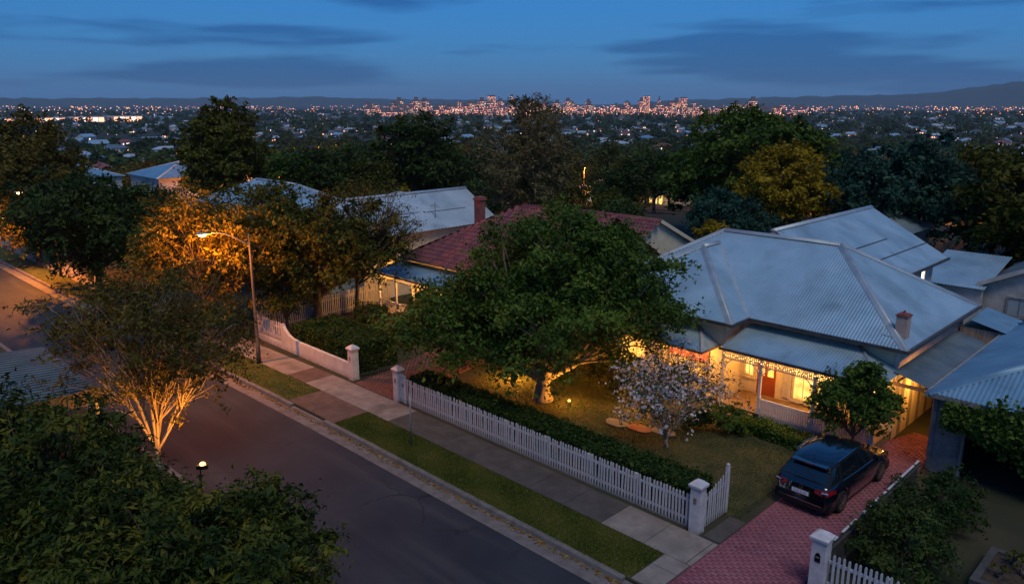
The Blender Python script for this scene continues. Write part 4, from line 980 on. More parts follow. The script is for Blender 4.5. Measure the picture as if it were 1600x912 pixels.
# ---------------------------------------------------------------- red tiled house
T = thing('tiled_house', 'red tiled house behind the big tree with a lit verandah under a blue iron roof', 'house', (-30.5, 32, 0))
F, caps = hip_faces(-35.7, -24.0, 26.5, 36.5, 3.3, .60, 'e')
tm = MB().add([(-.118, 0, .030), (-.06, 0, .052), (.03, 0, .030), (.118, 0, .040), (-.118, .38, .004), (-.06, .38, .026), (.03, .38, .004), (.118, .38, .014), (-.118, 0, .005), (.118, 0, .015)],
              [(0, 1, 5, 4), (1, 2, 6, 5), (2, 3, 7, 6), (8, 2, 1, 0), (8, 9, 3, 2)])
tme = []
for k in ('tile_red', 'tile_red_b'):
    me = bpy.data.meshes.new('roof_tile'); me.from_pydata(tm.v, [], tm.f); me.materials.append(M[k]); tme.append(me)
from mathutils import Matrix
def tile_face(poly, udir):
    P = [Vector(p) for p in poly]; n = (P[1] - P[0]).cross(P[2] - P[0]).normalized()
    if n.z < 0: n = -n
    u = Vector(udir).normalized(); v = n.cross(u)
    if v.z < 0: u = -u; v = n.cross(u)
    q = [((p - P[0]).dot(u), (p - P[0]).dot(v)) for p in P]
    res = []; y = -.04; row = 0; vmax = max(b for a, b in q)
    while y < vmax - .1:
        xs = []; yy = min(max(y + .12, .001), vmax - .001)
        for i in range(len(q)):
            (a, b), (c, d) = q[i], q[(i + 1) % len(q)]
            if (b > yy) != (d > yy): xs.append(a + (c - a) * (yy - b) / (d - b))
        if len(xs) >= 2:
            x = min(xs) + (.12 if row % 2 else 0)
            while x < max(xs) - .02:
                o = P[0] + u * (x + .1) + v * y; m = Matrix((( u.x, v.x, n.x, o.x), (u.y, v.y, n.y, o.y), (u.z, v.z, n.z, o.z), (0, 0, 0, 1))); res.append(m); x += .236
        y += .33; row += 1
    return res
und = MB()
for p, u in F: und.poly(p)
rf = und.build('roof', 'tile_red_b', T)
mats_ = []
for p, u in F: mats_ += tile_face(p, u)
und = MB()
GX = -24.2
GWp = [([(GX, 41, 3.3), (-31.0, 41, 3.3), (-31.0, 36, 5.6), (GX, 36, 5.6)], (1, 0, 0)), ([(-31.0, 33.4, 4.4), (GX, 33.4, 4.4), (GX, 36, 5.6), (-31.0, 36, 5.6)], (1, 0, 0))]
for p, u in GWp: und.poly(p); mats_ += tile_face(p, u)
und.build('roof', 'tile_red_b', T)
ref = Vector((-33.2, 27.5, 4)); mats_.sort(key=lambda m: (m.translation - ref).length)
rt_ = random.Random(9); off = Vector(OFF[T.name])
for m in mats_[:300]:
    o = inst(tme[rt_.random() < .4], None, (0, 0, 0), name='roof_tile'); o.parent = rf; mm_ = m.copy(); mm_.translation = m.translation - off + Vector((0, 0, rt_.uniform(0, .006))); o.matrix_local = mm_
rest = MB(); tv = [Vector(v) for v in tm.v]
for m in mats_[300:]: rest.add([m @ v for v in tv], tm.f, int(rt_.random() < .4))
kind(rest.build('roof_tile', ['tile_red', 'tile_red_b'], T), 'stuff')
caps_part(T, [c for c in caps] + [((-31.0, 36, 5.62), (GX, 36, 5.62))], .10, 'tile_red')
MB().add([(-24.4, 41, 3.3), (-24.4, 36, 5.5), (-24.4, 33.4, 4.38), (-24.4, 33.4, 0), (-24.4, 41, 0)], [(0, 1, 2, 3, 4)]).build('gable_wall', 'cream_paint', T)
MB().bar((GX, 36, 5.56), (GX, 41.1, 3.24), .05, .20).build('barge_board', 'cream_paint', T)
mb = MB(); boards(mb, (-35.3, 26.95), (-24.2, 26.95), .2, 3.2, [(1.0, 1.8, .4, 2.4), (2.5, 3.9, .9, 2.3)]); boards(mb, (-24.2, 26.95), (-24.2, 33.4), .2, 3.2); boards(mb, (-35.3, 36), (-35.3, 26.95), .2, 3.2); mb.build('wall', 'cream_paint', T)
MB().box(-35.25, -24.3, 27.0, 36, .02, 3.2).box(-30, -24.5, 33, 40.9, .02, 3.28).build('inner_wall', 'dark_inside', T)
MB().box(-35.6, -24.1, 26.55, 26.97, 3.14, 3.2).build('soffit', 'cream_paint', T)
gutter(T, (-35.75, 26.5, 3.3), (-24.0, 26.5, 3.3), (0, -1), 'timber')
mb = MB(); corr(mb, [(-36.2, 25.0, 2.55), (-27.5, 25.0, 2.55), (-27.5, 26.9, 3.0), (-36.2, 26.9, 3.0)], (1, 0, 0)); mb.build('verandah_roof', 'iron_blue', T, smooth=True)
gutter(T, (-36.25, 25.0, 2.55), (-27.5, 25.0, 2.55), (0, -1), h=.09, w=.08)
MB().box(-36.1, -27.6, 25.1, 26.9, .0, .3).build('verandah_floor', 'timber', T)
for x in (-36.0, -34.4, -32.6, -30.8, -29.0, -27.7): MB().box(x - .05, x + .05, 25.1, 25.2, .3, 2.5).box(x - .07, x + .07, 25.08, 25.22, .301, .7).build('verandah_post', 'white_paint', T)
mb = MB().box(-36.0, -27.7, 25.13, 25.17, 2.18, 2.22)
for k in range(96): x = -35.95 + k * .0865; mb.box(x - .014, x + .014, 25.14, 25.16, 2.221, 2.50)
mb.build('fretwork', 'white_paint', T)
mb = MB().box(-36.0, -27.7, 25.13, 25.17, .92, .97)
for k in range(66): x = -35.95 + k * .126; mb.box(x - .02, x + .02, 25.14, 25.16, .32, .919)
mb.build('balustrade', 'white_paint', T)
d2 = MB().box(-34.3, -33.5, 26.93, 26.965, .3, 2.4).build('door', 'cream_paint', T); MB().box(-34.15, -33.65, 26.915, 26.929, 1.3, 2.25).build('pane', 'window_gold', d2)
window(T, 'w', (-32.1, 26.95, 1.6), 1.4, 1.4, (0, -1), 'window_gold', (2, 2))
window(T, 'w', (-29.0, 26.95, 1.6), 1.4, 1.4, (0, -1), 'window_gold', (2, 2))
ch = MB().box(-34.0, -33.5, 30.8, 31.25, 4.6, 6.35).build('chimney', 'brick_red', T); MB().box(-34.06, -33.44, 30.74, 31.31, 6.35, 6.46).box(-34.0, -33.5, 30.8, 31.25, 6.461, 6.55).build('chimney_cap', 'brick_red', ch)
for k, (x, e) in enumerate([(-35.2, 200), (-32.9, 190), (-30.4, 120)]):
    l_ = thing('ceiling_lamp', ['round lamp at the left end of the tiled house verandah', 'round lamp before the tiled house window', 'round lamp on the tiled house verandah behind the big tree'][k], 'lamp', (x, 26.0, 2.3), 'neighbour verandah lamps')
    MB().lathe((x, 26.0, 2.36), [(.1, 0), (.1, .05), (.04, .12), (.04, .42)], 10).build('fitting', 'white_paint', l_); MB().lathe((x, 26.0, 2.29), [(.02, 0), (.08, .03), (.09, .068)], 10).build('globe', 'bulb', l_)
    bulb_light('lamp_bulb', (x, 25.9, 2.15), e, WARM, l_, .07)

# ---------------------------------------------------------------- pale iron roofed house behind it
def plain_house(label, rects, key, wallkey, name='iron_roofed_house', pitch_c=.3):
    """rects: (x0,x1,y0,y1,z_ground,z_eave,pitch,gables)"""
    r0 = rects[0]; t = thing(name, label, 'house', ((r0[0] + r0[1]) / 2, (r0[2] + r0[3]) / 2, r0[4]))
    for x0, x1, y0, y1, zg, ze, pt, gb in rects:
        F, caps = hip_faces(x0, x1, y0, y1, ze, pt, gb); mb = MB()
        for p, u in F: corr(mb, p, u, pitch=pitch_c, amp=.016)
        r_ = mb.build('roof', key, t, smooth=True); caps_part(r_, caps, .1, 'flashing')
        MB().box(x0 + .4, x1 - .4, y0 + .4, y1 - .4, zg - .5, ze - .03).build('wall', wallkey, t)
        if gb:
            mb = MB()
            if x1 - x0 >= y1 - y0:
                for c, xx in (('w', x0 + .4), ('e', x1 - .4)):
                    if c in gb: mb.poly([(xx, y0 + .4, ze - .1), (xx, y1 - .4, ze - .1), (xx, (y0 + y1) / 2, ze + (y1 - y0) / 2 * pt - .1)])
            else:
                for c, yy in (('s', y0 + .4), ('n', y1 - .4)):
                    if c in gb: mb.poly([(x0 + .4, yy, ze - .1), (x1 - .4, yy, ze - .1), ((x0 + x1) / 2, yy, ze + (x1 - x0) / 2 * pt - .1)])
            mb.build('gable_wall', wallkey, t)
    return t
wh = plain_house('house with a large pale iron roof between the bare tree and the red tiles', [(-45.6, -38.4, 25.6, 37.2, 0, 4.0, .56, 'sn')], 'iron_white', 'cream_paint')
MB().tube([(-39.4, 32.2, 4.2), (-39.4, 32.2, 5.6)], .03, 6).build('vent_pipe', 'galv', wh)
MB().box(-39.9, -38.9, 32.17, 32.23, 5.3, 5.33).box(-39.75, -39.05, 32.17, 32.23, 5.42, 5.45).build('aerial', 'galv', wh)
MB().box(-38.79, -38.74, 27.4, 28.6, 1.2, 2.4).build('window_pane', 'window_warm', wh)
for xx, y0_, y1_ in [(-40.1, 29.0, 31.5), (-40.0, 31.9, 35.4), (-39.3, 30.2, 31.0)]: zz = 4.0 + (-38.4 - xx) * .56; MB().bar((xx, y0_, zz + .015), (xx, y1_, zz + .015), .06, .02).build('lap_seam', 'guttering', wh)
plain_house('long iron roofed house seen through the bare branches', [(-62, -47, 24.5, 33.5, 0, 3.9, .5, ''), (-51, -45.5, 33.6, 38.5, 0, 4.3, .38, '')], 'iron', 'render_wall', pitch_c=.4)
plain_house('far house with two pale blue roofs behind the dark street tree at the left', [(-135, -120, 25, 40, -5, 1.6, .34, ''), (-121, -109.5, 40.5, 55, -5, 1.8, .32, ''), (-120.8, -115, 29, 37, -5, .4, .3, '')], 'iron_blue', 'render_wall', pitch_c=.6)
mh = plain_house('grey roofed house down the slope with golden lit windows', [(-125, -103, 146, 157, -12.5, -8.6, .40, ''), (-112, -98, 154, 166, -12.5, -8.8, .4, '')], 'iron_dark', 'cream_paint', pitch_c=.6)
for k, x in enumerate(np.arange(-122, -105, 1.9)): MB().box(x, x + 1.1, 146.3, 146.385, -11.4, -9.5).build('window_pane', ['window_gold', 'window_white', 'window_warm'][k % 3], mh)
for k, y in enumerate(np.arange(148, 155, 2.2)): MB().box(-103.39, -103.3, y, y + 1.2, -11.4, -9.5).build('window_pane', 'window_gold', mh)
plain_house('pale flat garden shed roof down the slope in front of the golden windows', [(-108, -97, 132.5, 139.5, -11, -9.6, .06, '')], 'iron_white', 'render_wall', 'garden_shed', .6)
plain_house('low weathered roof just behind the yellow tree', [(-24.5, -17.5, 56.0, 62, 0, 3.2, .35, '')], 'iron', 'aged_wall', pitch_c=.4)
# ---------------------------------------------------------------- carport at the left
c = thing('carport', 'dark corrugated carport roof on posts at the left edge beside the road', 'carport', (-30.5, 5.4, 0))
mb = MB(); corr(mb, [(-34.3, 7.5, 2.4), (-34.3, 1.5, 2.75), (-26.6, 1.5, 2.75), (-26.6, 7.5, 2.4)], (1, 0, 0), pitch=.30, amp=.03)
mb.build('roof', 'carport_iron', c)
gutter(c, (-34.3, 7.5, 2.4), (-26.6, 7.5, 2.4), (0, 1), 'guttering', .1, .08)
for k in range(26): MB().bar((-34.2 + k * .3, 7.5, 2.44), (-34.2 + k * .3, 1.5, 2.79), .05, .022).build('rib', 'iron_dark', c)
MB().box(-26.62, -26.56, 1.4, 7.55, 2.35, 2.85).build('fascia', 'guttering', c)
for x in (-34.0, -30.4, -26.9):
    for y in (1.8, 7.2): MB().box(x - .05, x + .05, y - .05, y + .05, -.02, 2.35).build('post', 'galv', c)

# ================================================================== TREES NEAR AND MIDDLE
# big garden tree
tree('garden_tree', 'big spreading green tree in the front garden behind the hedge', (-20.3, 22.1, 0),
     [(0, 0, 3.7, 4.6, 4.6, 2.2), (.6, .6, 5.5, 3.5, 3.5, 2.4), (-2.5, -2.5, 2.9, 2.5, 2.5, 1.4), (2.2, 2.3, 4.1, 2.1, 2.1, 1.9), (1.0, .8, 6.9, 1.5, 1.5, 1.1)],
     560, 115000, .155, .46, 'leaf_green', 'bark_pale', .36, (.1, 0, 1.05), 101, 12, lobes=.3)
# magnolia with white blossom
tree('blossom_tree', 'small tree with white blossom on the lawn in front of the villa bay', (-14.1, 21.9, 0),
     [(0, .1, 2.0, 1.7, 1.7, 1.25), (-.6, -.6, 2.4, 1.1, 1.1, .9)], 190, 4300, .10, .24, 'leaf_deep', 'bark_pale', .075, (0, 0, .35), 102, 7, petals=('petal', .34, .12), twig=.008, lobes=.4)
tree('blossom_tree', 'taller pinkish white blossom tree against the glowing bay windows', (-14.9, 24.5, 0),
     [(-.3, 0, 1.7, 1.9, 1.2, 1.0), (-1.0, -.4, 2.2, 1.1, .9, .9)], 190, 4600, .08, .28, 'leaf_deep', 'bark', .08, (0, 0, .7), 103, 8, petals=('petal_pink', .3, .08), twig=.008, lobes=.4)
# small round tree by the verandah
tree('small_tree', 'small round dense tree in front of the verandah right of the window', (-9.15, 26.0, 0),
     [(0, 0, 1.95, 1.25, 1.25, .95), (.2, .1, 2.85, .6, .6, .5)], 150, 14000, .12, .2, 'leaf_green', 'bark', .07, (0, 0, .75), 104, 8, twig=.01, wr=.55)
# pale trunked tree lit by the floodlight
tree('verge_tree', 'sparse tree with amber lit forked trunk on the near verge above the road', (-25.1, 8.35, 0),
     [(.2, .2, 4.9, 2.4, 2.4, 1.9), (-1.5, -1.3, 4.9, 1.3, 1.3, 1.0), (1.5, 1.4, 4.3, 1.5, 1.5, 1.3), (.3, .3, 3.3, 1.7, 1.7, 1.1)], 420, 26000, .12, .32, 'leaf_brown', 'bark_pale', .10, (.05, 0, .75), 105, 11, twig=.009, lobes=.45, wr=.4, bow=.16)
# foreground crowns, lower left
tree('near_tree', 'dark dense leafy tree filling the lower left corner', (-17.4, 3.0, 0),
     [(0, -.3, 4.2, 3.2, 2.9, 1.6), (1.4, 1.3, 3.2, 2.0, 1.7, 1.2), (3.0, .2, 3.6, 2.2, 1.9, 1.5), (-2.2, -1.2, 4.2, 2.2, 2.2, 1.5)], 420, 70000, .155, .32, 'leaf_near', 'bark', .16, (0, 0, 1.4), 106, 10, wr=.34, lobes=.25)
tree('near_tree', 'dark tree crown at the bottom edge overlapping the road', (-12.7, 5.6, 0),
     [(0, 0, 3.4, 1.6, 1.5, 1.4), (-.7, .5, 3.2, 1.0, .9, .9), (1.0, -1.2, 3.7, 1.5, 1.4, 1.4), (-.4, -2.2, 3.9, 1.6, 1.5, 1.4)], 260, 44000, .14, .27, 'leaf_near', 'bark', .12, (0, 0, 1.3), 107, 8, wr=.34, lobes=.3)
tree('near_tree', 'leafy shrubby tree below the floodlight at the road edge', (-17.0, 6.3, 0),
     [(0, 0, 1.7, 1.7, 1.2, 1.0), (1.3, .3, 1.6, 1.1, .9, .9)], 160, 22000, .125, .24, 'leaf_near', 'bark', .10, (0, 0, .8), 108, 8, wr=.36, lobes=.3)
# street trees on the far side
tree('street_tree', 'dark dense rounded street tree at the left behind the road', (-54.0, 15.6, 0),
     [(0, 0, 4.6, 4.0, 4.0, 3.2), (1.6, 1.5, 3.2, 2.6, 2.6, 2.2), (-1.6, -1.3, 5.4, 2.4, 2.4, 2.3)], 320, 36000, .24, .5, 'leaf_deep', 'bark', .26, (0, 0, 1.6), 109, 9)
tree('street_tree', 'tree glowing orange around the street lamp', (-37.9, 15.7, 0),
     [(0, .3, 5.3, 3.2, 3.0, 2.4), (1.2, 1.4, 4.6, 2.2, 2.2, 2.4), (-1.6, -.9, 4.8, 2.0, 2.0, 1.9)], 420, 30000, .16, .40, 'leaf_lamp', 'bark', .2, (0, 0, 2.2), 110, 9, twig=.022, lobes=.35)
tree('front_yard_tree', 'broad half bare dark tree inside the tiled house fence', (-37.0, 21.4, 0),
     [(0, 0, 4.6, 3.2, 3.2, 2.5), (-1.6, -1.6, 5.7, 2.4, 2.4, 2.1), (2.0, 2.0, 3.9, 2.3, 2.3, 1.7)], 400, 37000, .18, .42, 'leaf_olive', 'bark', .30, (.1, .1, 1.5), 111, 10, twig=.02, lobes=.35)
tree('bare_tree', 'leafless branching tree top in front of the pale iron roof', (-36.2, 23.6, 0),
     [(.6, .9, 5.6, 2.0, 2.0, 1.9), (1.7, 2.0, 4.9, 1.5, 1.5, 1.5)], 420, 3500, .12, .3, 'leaf_brown', 'bark_dark', .12, (.1, .1, 2.4), 112, 12, twig=.012, lobes=.4)
tree('street_tree', 'leafy low tree right of the lamp pole catching yellow light', (-36.0, 19.2, 0),
     [(0, 0, 2.5, 1.5, 1.2, 1.5), (-.5, -.3, 3.6, 1.2, 1.0, 1.2)], 120, 13000, .14, .3, 'leaf_olive', 'bark', .1, (0, 0, 1.0), 113, 7)
tree('street_tree', 'orange lit tree at the far left edge below the distant lamp', (-66.5, 15.2, 0),
     [(0, 0, 5.4, 3.0, 3.0, 3.6), (.8, -.6, 2.8, 2.2, 2.2, 1.8)], 220, 22000, .24, .5, 'leaf_brown', 'bark', .2, (0, 0, 1.8), 114, 8)
tree('street_tree', 'tall dark tree cut by the left edge of the photo', (-72.5, 17.0, 0),
     [(0, 0, 6.6, 3.4, 3.4, 3.8)], 180, 18000, .28, .6, 'leaf_brown', 'bark', .24, (0, 0, 2.2), 115, 8)
# trees behind the houses
tree('tall_pine', 'tall dark pointed tree rising above the skyline at the left', (-72.7, 33.3, 0),
     [(0, 0, 6.6, 4.0, 4.0, 3.4), (0, 0, 9.0, 2.8, 2.8, 2.6), (.2, 0, 11.4, 1.3, 1.3, 1.6)], 300, 28000, .33, .5, 'leaf_olive', 'bark', .3, (0, 0, 5.5), 116, 10, lobes=.35)
tree('round_tree', 'large dark round tree behind the pale iron roof', (-71.4, 55.8, -.3),
     [(0, 0, 6.2, 4.4, 4.4, 4.3), (1.6, 1.5, 4.6, 3.2, 3.2, 2.6)], 260, 26000, .35, .6, 'leaf_deep', 'bark', .3, (0, 0, 2.4), 117, 9)
tree('tall_gum', 'tall sparse brownish gum tree rising above the skyline at the centre', (-40.2, 41.9, 0),
     [(0, 0, 7.6, 3.5, 3.5, 3.4), (.4, .3, 11.0, 1.6, 1.6, 1.6), (-.5, -.6, 5.0, 2.8, 2.8, 1.6)], 330, 26000, .20, .46, 'leaf_gum', 'bark_pale', .17, (.1, .1, 6.8), 118, 11, twig=.02, lobes=.4)
tree('great_tree', 'great dark green tree behind the villa roof', (-33.8, 62.4, 0),
     [(0, 0, 6.6, 6.0, 6.0, 4.9), (-2.4, -2.4, 4.4, 3.6, 3.6, 3.2), (1.8, 1.8, 7.6, 4.0, 4.0, 3.6)], 420, 46000, .34, .62, 'leaf_green', 'bark', .42, (0, 0, 2.6), 119, 12)
tree('yellow_tree', 'yellow leaved tree in front of the great green tree', (-26.7, 55.4, 0),
     [(0, 0, 6.2, 3.0, 3.0, 2.5), (.9, .8, 4.6, 2.4, 2.4, 1.9), (-1.2, -1.0, 5.0, 2.0, 2.0, 1.7)], 220, 26000, .26, .42, 'leaf_yellow', 'bark', .2, (0, 0, 2.2), 120, 8)
tree('dark_tree', 'broad blue green tree behind the villa rear roof', (-20.2, 63.0, 0),
     [(0, 0, 5.6, 5.4, 5.4, 3.2), (-2.8, -2.8, 4.6, 3.0, 3.0, 2.8), (2.8, 2.8, 4.8, 3.0, 3.0, 2.8)], 320, 34000, .34, .6, 'leaf_teal', 'bark', .34, (0, 0, 2.0), 121, 10)
tree('olive_tree', 'large olive brown tree at the right edge behind the cottage', (-10.2, 57.0, 0),
     [(0, 0, 6.2, 4.2, 4.2, 4.2), (-1.2, -1.3, 4.0, 2.4, 2.4, 2.4)], 260, 26000, .31, .55, 'leaf_olive', 'bark', .32, (0, 0, 2.2), 122, 9)
tree('dark_tree', 'dark shadowy tree between the cottage and the right edge', (-4.6, 49.6, 0),
     [(0, 0, 3.6, 2.4, 2.4, 2.2)], 140, 15000, .22, .42, 'leaf_deep', 'bark', .2, (0, 0, 1.4), 123, 8)
tree('small_tree', 'small dark tree standing on the slope before the golden windows', (-45.2, 60.9, 0),
     [(0, 0, 4.1, 1.9, 1.9, 2.1)], 110, 11000, .22, .36, 'leaf_deep', 'bark', .12, (0, 0, 1.8), 124, 7)
tree('teal_tree', 'blue green shrubby tree below the yellow tree behind the villa ridge', (-27.9, 49.9, 0),
     [(0, 0, 4.0, 2.8, 2.8, 1.7)], 120, 14000, .22, .42, 'leaf_teal', 'bark', .16, (0, 0, 1.6), 125, 7)
tree('garden_shrub', 'yellow shrub at the gable end of the red tiled roof', (-26.5, 45.5, 0), [(0, 0, 3.4, .9, .9, .9)], 50, 4000, .18, .25, 'leaf_yellow', 'bark', .08, (0, 0, 1.6), 126, 6)
for k, (x, y, s_, lm_, lab) in enumerate([(-58.5, 44, 1.1, 'leaf_yellow', 'small yellow green plant behind the pale roof, left of the pair'), (-57.0, 45.4, 1.0, 'leaf_yellow', 'small yellow green plant behind the pale roof, right of the pair'),
        (-55.2, 52.5, 1.0, 'leaf_brown', 'reddish shrub under the dark round tree'), (-53.2, 55.6, 1.3, 'leaf_brown', 'low orange brown shrub right of the dark round tree'), (-55, 60, 1.5, 'leaf_olive', 'olive shrub lit yellow beside the dark round tree')]):
    bush('shrub', lab, (x, y, 0), (1.2 * s_, 1.2 * s_, 1.9 * s_), 3500, .22, lm_, 130 + k)
# filler trees behind the back fences, each its own
MIDT = [(-80, 48, 8.5, 'leaf_deep'), (-66, 46, 6.2, 'leaf_olive'), (-60, 40, 5.4, 'leaf_brown'), (-84, 62, 8.0, 'leaf_olive'), (-52, 48, 5.0, 'leaf_deep'), (-48, 66, 4.2, 'leaf_brown'), (-56, 70, 3.6, 'leaf_deep'),
        (-64, 66, 7.2, 'leaf_olive'), (-90, 40, 8.5, 'leaf_olive'), (-86, 26, 4.2, 'leaf_deep'), (-80, 20, 4.2, 'leaf_brown'), (-40, 52, 5.2, 'leaf_olive'), (-36, 48, 4.8, 'leaf_deep'), (-44, 50, 5.5, 'leaf_brown'),
        (-30, 74, 7.5, 'leaf_deep'), (-14, 72, 8.0, 'leaf_deep'), (-6, 66, 8.4, 'leaf_olive'), (-24, 78, 8.0, 'leaf_olive'), (-68, 25, 5.0, 'leaf_deep'), (-60, 22, 5.2, 'leaf_olive'), (-47, 20.5, 5.8, 'leaf_deep'), (-76, 70, 7.0, 'leaf_deep')]
MIDL = ['right of the tall pointed tree, behind the long iron roof', 'behind the right end of the long iron roof', 'just behind the bare branches and long iron roof', 'left of the large dark round tree', 'behind the red brick chimney',
        'on the slope right of the small dark tree', 'on the slope left of the golden windows', 'behind the tall gum tree', 'directly behind the tall pointed tree', 'left of the tall pointed tree above the dark street tree',
        'at the far left behind the dark street tree', 'just right of the tall gum tree, above the red gable', 'low beside the red tiled gable', 'at the foot of the tall gum tree on its right',
        'behind the yellow tree on its right', 'behind the olive brown tree at the right edge', 'outside the right edge behind the cottage', 'behind the broad blue green tree', 'between the dark street tree and the tall pointed tree',
        'right behind the dark street tree', 'behind the lamp lit orange tree', 'between the dark round tree and the gum']
BG = {}
def bgtree(lm, v, seed):
    """a tree mesh about 8 m tall, leaves and trunk together"""
    rg = np.random.default_rng(seed)
    sh = [[(0, 0, 5.0, 3.2, 3.2, 2.8), (1.2, -.8, 3.9, 2.2, 2.2, 1.8)], [(0, 0, 5.2, 2.6, 2.6, 2.9), (-.8, .9, 3.4, 2.0, 2.0, 1.6)], [(0, 0, 4.4, 3.6, 3.4, 2.4), (0, 0, 6.2, 2.0, 2.0, 1.8)]][v % 3]
    C, Nn, mb = grow(rg, None, sh, 90, 6, .2, (0, 0, 2.0), .4, twig=.03, sub=False)
    n = 5200; idx = rg.integers(0, len(C), n); pos = C[idx] + rg.normal(0, 1, (n, 3)) * [.5, .5, .36]
    t = np.clip(rg.random(len(C))[idx] * .6 + rg.random(n) * .4, 0, 1)
    return leaves(rg, pos, Nn[idx] * .6 + [0, 0, .5], .36, .55, t, 'crown', lm), mb
def bg_part(lm, v):
    if (lm, v) not in BG:
        me, mb = bgtree(lm, v, 200 + v * 7 + len(lm)); tm_ = bpy.data.meshes.new('trunk'); tm_.from_pydata(mb.v, [], mb.f); tm_.materials.append(M['bark']); BG[(lm, v)] = (me, tm_)
    return BG[(lm, v)]
CN = {'leaf_deep': 'deep green', 'leaf_olive': 'olive green', 'leaf_brown': 'brownish', 'leaf_green': 'green', 'leaf_teal': 'blue green', 'leaf_yellow': 'yellow'}
def place_tree(x, y, z, h, lm, label, group, v, rz, name='background_tree'):
    t = thing(name, label, 'tree', (x, y, z), group, rz, local=True); s = h / 8.0; t.scale = (s, s, s)
    c_, k_ = bg_part(lm, v)
    for me, nm in ((c_, 'crown'), (k_, 'trunk')):
        o = bpy.data.objects.new(nm, me); COL.objects.link(o); o.parent = t
    return t
rm = random.Random(12)
for k, (x, y, h, lm) in enumerate(MIDT):
    z = float(tz(math.hypot(x, y))); z = 0 if z > -.2 else z
    place_tree(x, y, z, h, lm, '%s tree %s' % (CN[lm], MIDL[k]), 'back garden trees', k % 3, rm.uniform(0, 6.28))

# ================================================================== VALLEY: TREES, HOUSES, LIGHTS, CITY
rg = np.random.default_rng(77)
def valley_pts(n, d0, d1, rgx, power=1.0, spread=40):
    a = np.radians(135 + rgx.uniform(-spread, spread, n)); d = (d0 ** power + rgx.random(n) * (d1 ** power - d0 ** power)) ** (1 / power)
    return d * np.cos(a), d * np.sin(a), d
# houses first, so that trees keep off them
def house_mesh(v, roofkey, wallkey, lit):
    r_ = random.Random(v); w, l, e, p = r_.uniform(9, 12), r_.uniform(13, 19), r_.uniform(2.8, 4.2), r_.uniform(.38, .55)
    F, caps = hip_faces(-l / 2, l / 2, -w / 2, w / 2, e, p, ['', 'e', 'ew'][v % 3]); mb = MB()
    for q, u in F: mb.poly(q, 0)
    b = .5; mb.box(-l / 2 + b, l / 2 - b, -w / 2 + b, w / 2 - b, -2, e - .05, 1)
    for s in (1, -1): mb.poly([(s * (l / 2 - b), -w / 2 + b, e - .1), (s * (l / 2 - b), w / 2 - b, e - .1), (s * (l / 2 - b), 0, e + (w / 2 - b) * p)], 1) if 'ew' == ['', 'e', 'ew'][v % 3] else None
    mb.box(l * .1, l * .1 + .8, .6, 1.3, e + .5, e + w / 2 * p + .8, 3)
    for s in (1, -1):
        for k in range(5):
            x = -l / 2 + 1.5 + k * (l - 3) / 4.6; mi = 2 if r_.random() < lit else 4; y = s * (w / 2 - b)
            mb.box(x, x + 1.2, min(y, y + s * .06), max(y, y + s * .06), 1.0, 2.3, mi)
    for s in (1, -1):
        for k in range(3):
            y = -w / 2 + 1.6 + k * (w - 3.2) / 2.4; mi = 2 if r_.random() < lit else 4; x = s * (l / 2 - b)
            mb.box(min(x, x + s * .06), max(x, x + s * .06), y, y + 1.2, 1.0, 2.3, mi)
    me = bpy.data.meshes.new('suburb_house'); me.from_pydata(mb.v, [], mb.f)
    for k in (roofkey, wallkey, r_.choice(['far_warm', 'far_white', 'far_warm']), 'brick_red', 'dark_inside'): me.materials.append(M[k])
    me.polygons.foreach_set('material_index', mb.m); me.update(); return me
HV = [(house_mesh(k, rk, wk, li), lab) for k, (rk, wk, li, lab) in enumerate([
    ('iron_white', 'render_wall', .30, 'white roofed'), ('iron_white', 'cream_paint', .4, 'white roofed'), ('iron', 'render_wall', .25, 'pale grey roofed'), ('iron_blue', 'render_wall', .3, 'blue grey roofed'),
    ('tile_red', 'cream_paint', .35, 'red roofed'), ('iron', 'aged_wall', .2, 'pale grey roofed'), ('iron_dark', 'cream_paint', .4, 'dark roofed'), ('iron_white', 'white_paint', .3, 'white roofed')])]
hx, hy, hd = valley_pts(300, 125, 1300, rg, 1.35, 37)
houses = []
KEEP = [(-115, 152, 22), (-122, 40, 20), (-103, 137, 14), (-118, 142, 12), (-101, 54, 5), (-53, 124, 6), (-120, 109, 6), (-130, 79, 6), (-29, 116, 6), (-98, 118, 9)]
for x, y, d in sorted(zip(hx, hy, hd), key=lambda q: q[2]):
    if any((x - a) ** 2 + (y - b) ** 2 < 22 ** 2 for a, b, _ in houses) or any((x - a) ** 2 + (y - b) ** 2 < r_ ** 2 for a, b, r_ in KEEP): continue
    if len(houses) >= 235: break
    houses.append((x, y, d))
rh = random.Random(31)
for x, y, d in houses:
    me, lab = rh.choice(HV)
    o = bpy.data.objects.new('suburb_house', me); COL.objects.link(o); o.location = (x, y, float(tz(d)) + .2); o.rotation_euler = (0, 0, R(rh.choice([12, 34, 78, 102, 124, 150, 168]) + rh.uniform(-8, 8)))
    dist_w = 'on the near slope of the valley' if d < 350 else ('in the middle of the dark valley' if d < 800 else 'far across the dark valley')
    tag(o, 'small %s house among trees %s' % (lab, dist_w), 'house', 'valley houses, %s %s' % (lab, dist_w))
